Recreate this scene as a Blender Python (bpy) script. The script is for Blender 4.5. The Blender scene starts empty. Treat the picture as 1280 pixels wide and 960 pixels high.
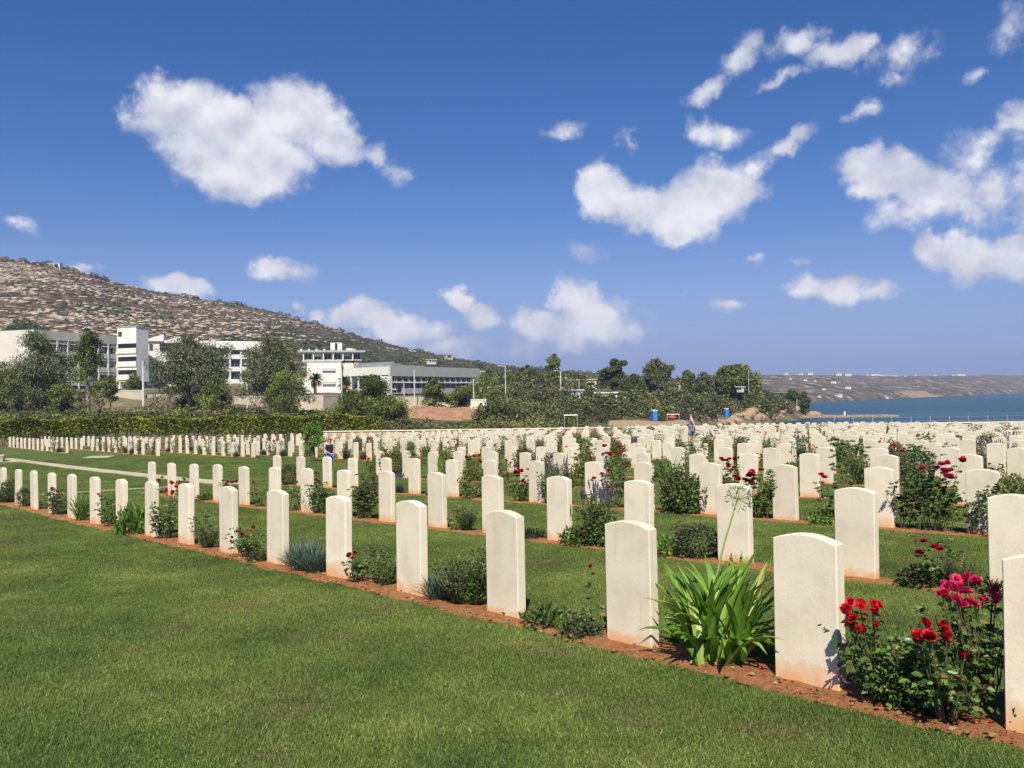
import bpy, math, random
import numpy as np
from mathutils import Vector, Matrix
random.seed(7); np.random.seed(7)
R = math.radians; PI = math.pi
SC = bpy.context.scene; COL = SC.collection
F = 1107.0; ZC = 10.0            # focal length in px of the 1280 photo, eye height above the sea
ROLL = 0.014; PITCH = math.atan(12/F)
# ------------------------------------------------------------------ camera
fw = Vector((0, math.cos(PITCH), math.sin(PITCH)))
r0 = Vector((1, 0, 0)); u0 = r0.cross(fw)
rt = r0*math.cos(ROLL) - u0*math.sin(ROLL)
up = u0*math.cos(ROLL) + r0*math.sin(ROLL)
cd = bpy.data.cameras.new('camera'); cam = bpy.data.objects.new('camera', cd); COL.objects.link(cam)
cd.sensor_width = 36; cd.lens = 36*F/1280; cd.clip_start = 0.1; cd.clip_end = 20000
cam.matrix_world = Matrix(((rt.x, up.x, -fw.x, 0), (rt.y, up.y, -fw.y, 0), (rt.z, up.z, -fw.z, ZC), (0, 0, 0, 1)))
SC.camera = cam
def ray(px, py):
    return fw + rt*((px-640)/F) + up*((480-py)/F)
def W(px, py, D):
    """world point seen at a photo pixel, D metres in front (along y)"""
    d = ray(px, py); s = D/d.y
    return Vector((d.x*s, D, ZC + d.z*s))
def Zof(px, py, D): return W(px, py, D).z
def Xof(px, D, py=490): return W(px, py, D).x
def hor(px): return 492 - (px-640)*ROLL
# ------------------------------------------------------------------ helpers
def tag(o, label=None, cat=None, group=None, kind=None):
    if label: o['label'] = label
    if cat: o['category'] = cat
    if group: o['group'] = group
    if kind: o['kind'] = kind
    return o
def empty(name, loc, rz=0.0):
    o = bpy.data.objects.new(name, None); COL.objects.link(o)
    o.location = loc; o.rotation_euler = (0, 0, rz); o.empty_display_size = .2
    return o
def link(name, me, parent=None, loc=None, rz=0.0):
    o = bpy.data.objects.new(name, me); COL.objects.link(o)
    if parent: o.parent = parent
    if loc is not None: o.location = loc
    o.rotation_euler = (0, 0, rz)
    return o
def kids(o): return [c for c in ALLKIDS.get(o.name, [])]
ALLKIDS = {}
def copy_tree(o, parent=None):
    c = o.copy(); COL.objects.link(c)
    if parent: c.parent = parent
    for ch in [x for x in o.children]: copy_tree(ch, c)
    return c
def npmesh(name, V, Fc, mats, midx=None, smooth=False):
    """V (n,3), Fc list of arrays of equal-size faces or python list"""
    me = bpy.data.meshes.new(name)
    me.from_pydata([tuple(v) for v in V], [], [tuple(f) for f in Fc]) if not isinstance(Fc, np.ndarray) else fast(me, V, Fc)
    for m in (mats if isinstance(mats, (list, tuple)) else [mats]): me.materials.append(m)
    if midx is not None: me.polygons.foreach_set('material_index', np.asarray(midx, dtype=np.int32))
    if smooth: me.polygons.foreach_set('use_smooth', np.ones(len(me.polygons), dtype=bool))
    me.update(); return me
def fast(me, V, Fc):
    V = np.asarray(V, dtype=np.float32); n, k = Fc.shape
    me.vertices.add(len(V)); me.vertices.foreach_set('co', V.ravel())
    me.loops.add(n*k); me.loops.foreach_set('vertex_index', Fc.astype(np.int32).ravel())
    me.polygons.add(n); me.polygons.foreach_set('loop_start', (np.arange(n)*k).astype(np.int32))
    me.polygons.foreach_set('loop_total', np.full(n, k, dtype=np.int32))
    me.update(calc_edges=True); me.validate()
class MB:
    """collects boxes, tubes, faces into one mesh; an optional frame (origin, x axis angle)"""
    def __init__(s, O=(0, 0, 0), ang=0.0):
        s.v = []; s.f = []; s.m = []; s.O = Vector(O); s.c = math.cos(ang); s.s = math.sin(ang)
    def P(s, x, y, z): return (s.O.x + s.c*x - s.s*y, s.O.y + s.s*x + s.c*y, s.O.z + z)
    def poly(s, pts, faces, mi=0):
        b = len(s.v); s.v += [s.P(*p) for p in pts]; s.f += [tuple(b+i for i in f) for f in faces]; s.m += [mi]*len(faces)
    def box(s, x0, x1, y0, y1, z0, z1, mi=0):
        s.poly([(x0, y0, z0), (x1, y0, z0), (x1, y1, z0), (x0, y1, z0), (x0, y0, z1), (x1, y0, z1), (x1, y1, z1), (x0, y1, z1)],
               [(0, 3, 2, 1), (4, 5, 6, 7), (0, 1, 5, 4), (1, 2, 6, 5), (2, 3, 7, 6), (3, 0, 4, 7)], mi)
    def tube(s, pts, rad, n=6, mi=0, cap=True):
        pts = [Vector(p) for p in pts]; rings = []
        for i, p in enumerate(pts):
            d = (pts[min(i+1, len(pts)-1)] - pts[max(i-1, 0)]).normalized()
            a = d.cross(Vector((0, 0, 1)) if abs(d.z) < .9 else Vector((1, 0, 0))).normalized(); b = d.cross(a)
            r = rad[i] if isinstance(rad, (list, tuple)) else rad
            rings.append([p + (a*math.cos(2*PI*k/n) + b*math.sin(2*PI*k/n))*r for k in range(n)])
        P = [tuple(q) for ring in rings for q in ring]; Fc = []
        for i in range(len(pts)-1):
            for k in range(n):
                Fc.append((i*n+k, i*n+(k+1) % n, (i+1)*n+(k+1) % n, (i+1)*n+k))
        if cap: Fc.append(tuple(range(n-1, -1, -1))); Fc.append(tuple((len(pts)-1)*n+k for k in range(n)))
        s.poly(P, Fc, mi)
    def arr(s, V, Fc, mi=0):
        b = len(s.v); s.v += [tuple(v) for v in V]; s.f += [tuple(int(i)+b for i in f) for f in Fc]; s.m += [mi]*len(Fc)
    def mesh(s, name, mats, smooth=False): return npmesh(name, s.v, s.f, mats, s.m if isinstance(mats, (list, tuple)) else None, smooth)
    def build(s, name, mats, parent=None, loc=None, smooth=False, rz=0.0):
        return link(name, s.mesh(name, mats, smooth), parent, loc, rz)
# ------------------------------------------------------------------ materials
def newmat(name):
    m = bpy.data.materials.new(name); m.use_nodes = True; nt = m.node_tree
    b = nt.nodes['Principled BSDF']; return m, nt, b
def N(nt, t, **kw):
    n = nt.nodes.new(t)
    for k, v in kw.items():
        if k.startswith('i_'):
            key = k[2:]; key = int(key) if key.isdigit() else key.replace('_', ' ')
            n.inputs[key].default_value = v
        else: setattr(n, k, v)
    return n
def ramp(nt, stops, fac=None, interp='LINEAR'):
    n = nt.nodes.new('ShaderNodeValToRGB'); cr = n.color_ramp; cr.interpolation = interp
    while len(cr.elements) > 1: cr.elements.remove(cr.elements[0])
    for i, (p, c) in enumerate(stops):
        e = cr.elements[0] if i == 0 else cr.elements.new(p)
        e.position = p; e.color = tuple(c) + ((1,) if len(c) == 3 else ())
    if fac is not None: nt.links.new(fac, n.inputs[0])
    return n
def L(nt, a, b): nt.links.new(a, b)
def mixc(nt, a, b, fac, mode='MIX'):
    n = nt.nodes.new('ShaderNodeMix'); n.data_type = 'RGBA'; n.blend_type = mode
    for sock, v in ((n.inputs[6], a), (n.inputs[7], b), (n.inputs[0], fac)):
        if hasattr(v, 'is_output'): nt.links.new(v, sock)
        else: sock.default_value = (tuple(v)+(1,)) if isinstance(v, (tuple, list)) and len(v) == 3 else v
    return n.outputs[2]
def noise(nt, vec, scale, detail=4, rough=.55, dim='3D'):
    n = nt.nodes.new('ShaderNodeTexNoise'); n.noise_dimensions = dim
    n.inputs['Scale'].default_value = scale; n.inputs['Detail'].default_value = detail; n.inputs['Roughness'].default_value = rough
    if vec is not None: nt.links.new(vec, n.inputs['Vector'])
    return n.outputs['Fac']
def bump(nt, b, h, strength=.5, dist=.02):
    n = nt.nodes.new('ShaderNodeBump'); n.inputs['Strength'].default_value = strength; n.inputs['Distance'].default_value = dist
    nt.links.new(h, n.inputs['Height']); nt.links.new(n.outputs[0], b.inputs['Normal'])
def math_(nt, op, a, b=None, clamp=False, c=None):
    n = nt.nodes.new('ShaderNodeMath'); n.operation = op; n.use_clamp = clamp
    for i, v in enumerate((a, b, c)):
        if v is None: continue
        if hasattr(v, 'is_output'): nt.links.new(v, n.inputs[i])
        else: n.inputs[i].default_value = v
    return n.outputs[0]
def objco(nt): return nt.nodes.new('ShaderNodeTexCoord').outputs['Object']
def pos(nt): return nt.nodes.new('ShaderNodeNewGeometry').outputs['Position']

def m_plain(name, col, rough=.7, var=.12, scale=3, metal=0, bmp=0):
    m, nt, b = newmat(name); v = noise(nt, objco(nt), scale, 5)
    lo = tuple(c*(1-var) for c in col); hi = tuple(min(1, c*(1+var)) for c in col)
    L(nt, ramp(nt, [(.3, lo), (.7, hi)], v).outputs[0], b.inputs['Base Color'])
    b.inputs['Roughness'].default_value = rough; b.inputs['Metallic'].default_value = metal
    if bmp: bump(nt, b, v, .4, bmp)
    return m
def m_leaf(name, stops, trans=.28, rough=.55, spec=.3, wide=0):
    """foliage: every leaf gets its own tint; part of the light passes through"""
    m, nt, b = newmat(name)
    g = nt.nodes.new('ShaderNodeNewGeometry'); oi = nt.nodes.new('ShaderNodeObjectInfo')
    c = ramp(nt, stops, g.outputs['Random Per Island']).outputs[0]
    c = mixc(nt, c, (.5, .5, .5), 1.0, 'MIX') if False else c
    k = math_(nt, 'MULTIPLY_ADD', oi.outputs['Random'], .35, c=.82)
    if wide: k = math_(nt, 'MULTIPLY', k, ramp(nt, [(.34, (.5,)*3), (.5, (1.0,)*3), (.66, (1.65,)*3)], noise(nt, pos(nt), wide, 3, .6)).outputs[0])
    hv = nt.nodes.new('ShaderNodeHueSaturation'); L(nt, c, hv.inputs['Color']); L(nt, k, hv.inputs['Value'])
    b.inputs['Roughness'].default_value = rough; b.inputs['Specular IOR Level'].default_value = spec
    L(nt, hv.outputs[0], b.inputs['Base Color'])
    t = nt.nodes.new('ShaderNodeBsdfTranslucent'); L(nt, hv.outputs[0], t.inputs[0])
    mx = nt.nodes.new('ShaderNodeMixShader'); mx.inputs[0].default_value = trans
    L(nt, b.outputs[0], mx.inputs[1]); L(nt, t.outputs[0], mx.inputs[2])
    L(nt, mx.outputs[0], nt.nodes['Material Output'].inputs[0])
    return m
def m_stone():
    m, nt, b = newmat('limestone'); oc = objco(nt); oi = nt.nodes.new('ShaderNodeObjectInfo')
    off = nt.nodes.new('ShaderNodeVectorMath'); off.operation = 'ADD'; L(nt, oc, off.inputs[0])
    cx = nt.nodes.new('ShaderNodeCombineXYZ'); L(nt, math_(nt, 'MULTIPLY', oi.outputs['Random'], 57.0), cx.inputs[0]); L(nt, cx.outputs[0], off.inputs[1])
    v = off.outputs[0]
    base = ramp(nt, [(.25, (.65, .56, .42)), (.5, (.755, .665, .51)), (.75, (.81, .72, .57))], noise(nt, v, 3.5, 6, .6)).outputs[0]
    st = nt.nodes.new('ShaderNodeMapping'); L(nt, v, st.inputs[0]); st.inputs['Scale'].default_value = (14, 14, 1.1)
    streak = math_(nt, 'MULTIPLY', math_(nt, 'SUBTRACT', noise(nt, st.outputs[0], 1.0, 3), .56, True), 1.6, True)
    base = mixc(nt, base, (.52, .45, .34), streak)
    tone = nt.nodes.new('ShaderNodeHueSaturation'); L(nt, base, tone.inputs['Color']); L(nt, math_(nt, 'MULTIPLY_ADD', oi.outputs['Random'], .16, c=.88), tone.inputs['Value']); base = tone.outputs[0]
    grime = math_(nt, 'MULTIPLY', math_(nt, 'SUBTRACT', noise(nt, v, 2.2, 8, .7), .56, True), 2.0, True)
    base = mixc(nt, base, (.46, .42, .33), grime)
    fine = math_(nt, 'SUBTRACT', noise(nt, v, 60, 2), .62, True)
    base = mixc(nt, base, (.42, .36, .27), math_(nt, 'MULTIPLY', fine, 2.2, True))
    sx = nt.nodes.new('ShaderNodeSeparateXYZ'); L(nt, oc, sx.inputs[0])
    hgt = math_(nt, 'ADD', sx.outputs[2], math_(nt, 'MULTIPLY', math_(nt, 'SUBTRACT', noise(nt, v, 9, 4), .5), -.22))
    lim = math_(nt, 'MULTIPLY_ADD', oi.outputs['Random'], .11, c=.07)
    s1 = math_(nt, 'SUBTRACT', 1.0, math_(nt, 'DIVIDE', hgt, lim), True)
    base = mixc(nt, base, (.66, .34, .13), math_(nt, 'MULTIPLY', math_(nt, 'POWER', s1, .6), .92, True))
    L(nt, base, b.inputs['Base Color']); b.inputs['Roughness'].default_value = .75; b.inputs['Specular IOR Level'].default_value = .25
    bump(nt, b, noise(nt, v, 45, 4), .25, .004); return m
def m_lawn():
    m, nt, b = newmat('lawn'); p = pos(nt)
    c1 = ramp(nt, [(.30, (0.063, 0.098, 0.023)), (.48, (0.100, 0.145, 0.034)), (.58, (0.133, 0.177, 0.045)), (.72, (0.205, 0.229, 0.068))], noise(nt, p, .8, 6, .65)).outputs[0]
    c2 = mixc(nt, c1, (.14, .13, .05), math_(nt, 'MULTIPLY', math_(nt, 'SUBTRACT', noise(nt, p, .9, 5, .65), .55, True), 3, True))
    f = ramp(nt, [(.35, (.45, .45, .45)), (.65, (1.35, 1.35, 1.35))], noise(nt, p, 38, 3, .7)).outputs[0]
    L(nt, mixc(nt, c2, f, 1.0, 'MULTIPLY'), b.inputs['Base Color'])
    b.inputs['Roughness'].default_value = .95; b.inputs['Specular IOR Level'].default_value = .1
    bump(nt, b, noise(nt, p, 55, 3, .7), .9, .03); return m
def m_blade():
    m, nt, b = newmat('grass_blade'); p = pos(nt); g = nt.nodes.new('ShaderNodeNewGeometry')
    c1 = ramp(nt, [(.30, (0.081, 0.127, 0.027)), (.48, (0.138, 0.197, 0.042)), (.58, (0.186, 0.241, 0.056)), (.72, (0.283, 0.309, 0.088))], noise(nt, p, .8, 6, .65)).outputs[0]
    c2 = mixc(nt, c1, (.21, .165, .075), math_(nt, 'MULTIPLY', math_(nt, 'SUBTRACT', noise(nt, p, 1.3, 6, .7), .53, True), 4.5, True))
    f = ramp(nt, [(0, (.6, .65, .55)), (.6, (1.0, 1.0, 1.0)), (.85, (1.35, 1.3, 1.2)), (.95, (1.9, 1.75, 1.8)), (1, (3.0, 2.6, 3.2))], g.outputs['Random Per Island']).outputs[0]
    c = mixc(nt, c2, f, 1.0, 'MULTIPLY')
    L(nt, c, b.inputs['Base Color']); b.inputs['Roughness'].default_value = .5; b.inputs['Specular IOR Level'].default_value = .3
    t = nt.nodes.new('ShaderNodeBsdfTranslucent'); L(nt, c, t.inputs[0])
    mx = nt.nodes.new('ShaderNodeMixShader'); mx.inputs[0].default_value = .3
    L(nt, b.outputs[0], mx.inputs[1]); L(nt, t.outputs[0], mx.inputs[2]); L(nt, mx.outputs[0], nt.nodes['Material Output'].inputs[0])
    return m
def m_soil(name='red_soil', a=(.26, .105, .045), bb=(.47, .22, .10), sc=18, bd=.03):
    m, nt, b = newmat(name); p = pos(nt)
    c = ramp(nt, [(.3, a), (.7, bb)], noise(nt, p, sc, 6, .7)).outputs[0]
    c = mixc(nt, c, tuple(min(1, x*1.5) for x in bb), math_(nt, 'MULTIPLY', math_(nt, 'SUBTRACT', noise(nt, p, sc*4, 2), .6, True), 4, True))
    L(nt, c, b.inputs['Base Color']); b.inputs['Roughness'].default_value = .95; b.inputs['Specular IOR Level'].default_value = .1
    bump(nt, b, noise(nt, p, sc*2.2, 6, .75), 1, bd); return m
def m_scrub():
    m, nt, b = newmat('scrub_ground'); p = pos(nt)
    c = ramp(nt, [(.32, (.05, .062, .022)), (.46, (.10, .10, .045)), (.56, (.20, .15, .075)), (.7, (.34, .25, .14))], noise(nt, p, .11, 8, .68)).outputs[0]
    L(nt, c, b.inputs['Base Color']); b.inputs['Roughness'].default_value = .95
    bump(nt, b, noise(nt, p, 1.2, 6, .7), 1, .5); return m
def m_hill():
    m, nt, b = newmat('rocky_hillside'); p = pos(nt)
    mp = nt.nodes.new('ShaderNodeMapping'); L(nt, p, mp.inputs[0]); mp.inputs['Scale'].default_value = (.045, .045, .30)
    rock = noise(nt, mp.outputs[0], 4.0, 8, .70)
    big = noise(nt, p, .010, 4, .6)
    sx = nt.nodes.new('ShaderNodeSeparateXYZ'); L(nt, p, sx.inputs[0])
    # more scrub to the right along the ridge
    gx = math_(nt, 'MULTIPLY', math_(nt, 'ADD', sx.outputs[0], 300.0), .00060, True)
    lv = math_(nt, 'SUBTRACT', math_(nt, 'ADD', rock, math_(nt, 'MULTIPLY', math_(nt, 'SUBTRACT', big, .5), .22)), gx)
    c = ramp(nt, [(.34, (0.052, 0.056, 0.023)), (.41, (0.105, 0.083, 0.043)), (.455, (0.178, 0.118, 0.070)), (.50, (0.273, 0.182, 0.113)), (.54, (0.440, 0.332, 0.224)), (.64, (0.587, 0.492, 0.364))], lv).outputs[0]
    fine = ramp(nt, [(.35, (.55, .55, .55)), (.62, (1.3, 1.3, 1.3))], noise(nt, p, .55, 5, .75)).outputs[0]
    L(nt, mixc(nt, c, fine, 1.0, 'MULTIPLY'), b.inputs['Base Color']); b.inputs['Roughness'].default_value = .95; b.inputs['Specular IOR Level'].default_value = .1
    bump(nt, b, rock, 1, 4); return m
def m_farland():
    m, nt, b = newmat('far_hillside'); p = pos(nt)
    mp = nt.nodes.new('ShaderNodeMapping'); L(nt, p, mp.inputs[0]); mp.inputs['Scale'].default_value = (.075, .028, .05)
    v = noise(nt, mp.outputs[0], 1.3, 10, .75)
    c = ramp(nt, [(.38, (0.062, 0.069, 0.042)), (.47, (0.125, 0.115, 0.076)), (.545, (0.213, 0.163, 0.112)), (.60, (0.525, 0.400, 0.289)), (.7, (0.688, 0.550, 0.420))], v).outputs[0]
    # one bare quarried slope of orange earth close to the water
    q = nt.nodes.new('ShaderNodeMapping'); q.vector_type = 'TEXTURE'; L(nt, p, q.inputs[0]); q.inputs['Location'].default_value = (437, 930, 5); q.inputs['Rotation'].default_value = (0, 0, R(50)); q.inputs['Scale'].default_value = (66, 30, 30)
    ln = nt.nodes.new('ShaderNodeVectorMath'); ln.operation = 'LENGTH'; L(nt, q.outputs[0], ln.inputs[0])
    k = math_(nt, 'MULTIPLY', math_(nt, 'SUBTRACT', math_(nt, 'ADD', 1.0, math_(nt, 'MULTIPLY', math_(nt, 'SUBTRACT', v, .5), 2.2)), ln.outputs['Value']), 5.0, True)
    c = mixc(nt, c, (.50, .33, .23), math_(nt, 'MULTIPLY', k, .8))
    L(nt, c, b.inputs['Base Color']); b.inputs['Roughness'].default_value = .95; bump(nt, b, v, 1, 8); return m
def m_sea():
    m, nt, b = newmat('sea_water'); p = pos(nt)
    mp = nt.nodes.new('ShaderNodeMapping'); L(nt, p, mp.inputs[0]); mp.inputs['Scale'].default_value = (.004, .014, 1)
    c = ramp(nt, [(.36, (.012, .048, .085)), (.50, (.018, .070, .110)), (.66, (.030, .125, .15))], noise(nt, mp.outputs[0], 1.2, 5, .6)).outputs[0]
    L(nt, c, b.inputs['Base Color']); b.inputs['Roughness'].default_value = .32; b.inputs['IOR'].default_value = 1.33
    b.inputs['Specular IOR Level'].default_value = .32
    mp2 = nt.nodes.new('ShaderNodeMapping'); L(nt, p, mp2.inputs[0]); mp2.inputs['Scale'].default_value = (.35, 1.0, 1)
    h = math_(nt, 'ADD', noise(nt, mp2.outputs[0], .35, 5, .65), math_(nt, 'MULTIPLY', noise(nt, mp.outputs[0], 9, 4), 3))
    bump(nt, b, h, 1.0, 1.6); return m

M = {}
M['stone'] = m_stone(); M['lawn'] = m_lawn(); M['blade'] = m_blade(); M['soil'] = m_soil()
M['bank'] = m_soil('orange_earth', (.36, .18, .10), (.58, .34, .20), .7, .6)
M['scrub'] = m_scrub(); M['hill'] = m_hill(); M['far'] = m_farland(); M['sea'] = m_sea()
M['rose_leaf'] = m_leaf('rose_leaf', [(0, (0.035, 0.079, 0.018)), (.5, (0.078, 0.158, 0.031)), (.85, (0.168, 0.270, 0.050)), (1, (0.310, 0.112, 0.062))], .2, .4, .5)
M['shrub_leaf'] = m_leaf('shrub_leaf', [(0, (0.034, 0.067, 0.016)), (.6, (0.092, 0.158, 0.036)), (1, (0.205, 0.260, 0.067))], .22, .5)
M['dark_leaf'] = m_leaf('dark_leaf', [(0, (0.031, 0.046, 0.019)), (.6, (0.070, 0.098, 0.037)), (.9, (0.125, 0.139, 0.062)), (1, (0.188, 0.074, 0.070))], .2, .5)
M['bright_leaf'] = m_leaf('bright_leaf', [(0, (.07, .14, .02)), (.6, (.13, .24, .035)), (1, (.24, .33, .06))], .3)
M['aga'] = m_leaf('agapanthus_leaf', [(0, (0.092, 0.216, 0.022)), (.5, (0.173, 0.356, 0.038)), (.9, (0.324, 0.497, 0.076)), (1, (0.432, 0.389, 0.108))], .35, .42, .5)
M['strap'] = m_leaf('strap_leaf', [(0, (0.057, 0.132, 0.017)), (.5, (0.108, 0.218, 0.025)), (1, (0.240, 0.356, 0.052))], .25, .34, .5)
M['lav'] = m_leaf('lavender_leaf', [(0, (.045, .075, .055)), (.6, (.09, .135, .10)), (1, (.17, .21, .16))], .15, .7)
M['purple'] = m_leaf('purple_spike', [(0, (.06, .04, .085)), (1, (.16, .12, .20))], .15)
M['stem'] = m_plain('green_stem', (.12, .14, .04), .6); M['twig'] = m_plain('brown_twig', (.10, .10, .04), .85)
M['pale_stem'] = m_plain('pale_green_stem', (.22, .30, .07), .5)
M['umbel'] = m_leaf('umbel_petal', [(0, (.42, .48, .28)), (1, (.68, .70, .50))], .35)
M['red'] = m_leaf('red_petal', [(0, (.30, .002, .006)), (.6, (.52, .006, .016)), (1, (.66, .016, .035))], .22, .45)
M['pink'] = m_leaf('pink_petal', [(0, (.45, .006, .045)), (.6, (.66, .020, .10)), (1, (.80, .12, .24))], .25, .45)
M['crimson'] = m_leaf('crimson_petal', [(0, (.16, .002, .006)), (1, (.40, .006, .02))], .2, .45)
M['yellow'] = m_leaf('yellow_petal', [(0, (.8, .4, .02)), (1, (.85, .55, .05))], .2)
M['euc'] = m_leaf('eucalyptus_leaf', [(0, (0.064, 0.079, 0.035)), (.5, (0.134, 0.150, 0.063)), (1, (0.265, 0.263, 0.135))], .18, .5)
M['euc2'] = m_leaf('green_tree_leaf', [(0, (0.057, 0.078, 0.019)), (.5, (0.121, 0.155, 0.035)), (1, (0.241, 0.254, 0.061))], .18, .5, wide=0.35)
M['pine'] = m_leaf('pine_needle', [(0, (0.031, 0.055, 0.011)), (.6, (0.080, 0.122, 0.023)), (1, (0.192, 0.217, 0.038))], .12, .6)
M['bush'] = m_leaf('scrub_leaf', [(0, (0.044, 0.057, 0.018)), (.6, (0.104, 0.123, 0.035)), (1, (0.205, 0.198, 0.066))], .12, .6, wide=0.1)
M['brush'] = m_leaf('dry_scrub_leaf', [(0, (0.084, 0.074, 0.034)), (.6, (0.156, 0.126, 0.054)), (1, (0.276, 0.216, 0.102))], .12, .7, wide=0.1)
M['hedge'] = m_leaf('hedge_leaf', [(0, (0.058, 0.086, 0.013)), (.5, (0.147, 0.179, 0.024)), (1, (0.323, 0.325, 0.047))], .2, .5, wide=0.5)
M['palm'] = m_leaf('palm_leaf', [(0, (.05, .08, .02)), (1, (.12, .16, .05))], .2)
M['deadpalm'] = m_leaf('dry_palm_leaf', [(0, (.25, .12, .05)), (1, (.42, .24, .11))], .2)
M['bark'] = m_plain('grey_bark', (.30, .27, .22), .9, .3, 2); M['dbark'] = m_plain('dark_bark', (.10, .075, .05), .9, .3, 2)
M['white'] = m_plain('white_render', (.68, .67, .60), .8, .07, .4); M['cream'] = m_plain('cream_render', (.60, .57, .47), .85, .08, .4)
M['grey'] = m_plain('grey_render', (.36, .37, .33), .85, .08, .4); M['roof'] = m_plain('roof_grey', (.26, .28, .28), .8, .1, .3)
M['glass'] = m_plain('window_glass', (.012, .018, .026), .12, .3, .3); M['bglass'] = m_plain('blue_glass', (.03, .07, .11), .12, .3, .3)
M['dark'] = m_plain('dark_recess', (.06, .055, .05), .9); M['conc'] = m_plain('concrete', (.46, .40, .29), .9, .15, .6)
M['steel'] = m_plain('galvanised_steel', (.50, .50, .48), .45, .05, 2, .6); M['pole'] = m_plain('painted_pole', (.62, .62, .58), .5)
M['cap'] = m_plain('wall_coping', (.70, .62, .47), .85, .1, 2); M['wallst'] = m_plain('wall_stone', (.42, .30, .19), .9, .25, 3)
M['kerb'] = m_plain('kerb_stone', (.48, .42, .28), .9, .12, 3); M['slab'] = m_plain('slab_grey', (.30, .25, .23), .8, .15, 5)
M['blue'] = m_plain('toilet_plastic', (.03, .22, .55), .4); M['lblue'] = m_plain('pale_plastic', (.45, .62, .72), .5)
M['rock'] = m_soil('shore_rock', (.30, .19, .11), (.52, .38, .24), .7, .5)
M['skin'] = m_plain('skin', (.50, .28, .19), .55); M['hair'] = m_plain('dark_hair', (.02, .015, .012), .6)
M['shirt'] = m_plain('grey_shirt', (.30, .34, .40), .9, .1, 6); M['jeans'] = m_plain('denim_shorts', (.16, .19, .26), .9)
M['black'] = m_plain('black_cloth', (.015, .017, .022), .85); M['redcap'] = m_plain('red_cloth', (.62, .025, .025), .8)
M['bluejean'] = m_plain('blue_trousers', (.10, .18, .42), .85); M['shoe'] = m_plain('shoe', (.05, .04, .04), .7)
M['tarp'] = m_plain('red_fabric', (.45, .06, .05), .8); M['carp'] = m_plain('car_paint', (.65, .65, .65), .3); M['tyre'] = m_plain('tyre', (.02, .02, .02), .8)
M['tile'] = m_plain('terracotta', (.45, .20, .11), .8)
# ------------------------------------------------------------------ world: Nishita sky and clouds by direction
SUN_EL, SUN_AZ = R(47), R(-4)     # shadows run away from the camera, a hair to the right
sd = Vector((math.sin(-SUN_AZ)*math.cos(SUN_EL), math.cos(-SUN_AZ)*math.cos(SUN_EL), -math.sin(SUN_EL)))  # travel direction
sl = bpy.data.lights.new('sun', 'SUN'); sl.energy = 4.8; sl.angle = R(.53); sl.color = (1, .935, .82)
so = bpy.data.objects.new('sun', sl); COL.objects.link(so); so.rotation_euler = sd.to_track_quat('-Z', 'Y').to_euler(); so.location = (0, -20, 60)
w = bpy.data.worlds.new('World'); SC.world = w; w.use_nodes = True; nt = w.node_tree
bg = nt.nodes['Background']; wo = nt.nodes['World Output']
sky = nt.nodes.new('ShaderNodeTexSky'); sky.sky_type = 'NISHITA'; sky.sun_disc = False
sky.sun_elevation = SUN_EL; tosun = -sd
sky.sun_rotation = math.atan2(tosun.x, tosun.y)
sky.altitude = 0; sky.air_density = 1.0; sky.dust_density = .15; sky.ozone_density = 4.2
hs = nt.nodes.new('ShaderNodeHueSaturation'); hs.inputs['Saturation'].default_value = 1.30; L(nt, sky.outputs[0], hs.inputs['Color'])
skyc = mixc(nt, hs.outputs[0], (1.10, .87, 1.06), 1.0, 'MULTIPLY'); bg.inputs[1].default_value = .063
tc = nt.nodes.new('ShaderNodeTexCoord'); dirv = tc.outputs['Generated']
sp = nt.nodes.new('ShaderNodeSeparateXYZ'); L(nt, dirv, sp.inputs[0])
az = math_(nt, 'ARCTAN2', sp.outputs[0], sp.outputs[1]); el = math_(nt, 'ARCSINE', sp.outputs[2])
low = nt.nodes.new('ShaderNodeMapRange'); low.interpolation_type = 'SMOOTHSTEP'; L(nt, el, low.inputs[0]); low.inputs[1].default_value = .20; low.inputs[2].default_value = 0.0; low.inputs[4].default_value = .8
L(nt, mixc(nt, skyc, (2.9, 4.3, 8.0), low.outputs[0]), bg.inputs[0])      # bluish sea air low over the horizon
w.cycles.sampling_method = 'MANUAL'; w.cycles.sample_map_resolution = 512
cmb = nt.nodes.new('ShaderNodeCombineXYZ'); L(nt, az, cmb.inputs[0]); L(nt, el, cmb.inputs[1]); uv = cmb.outputs[0]
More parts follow.
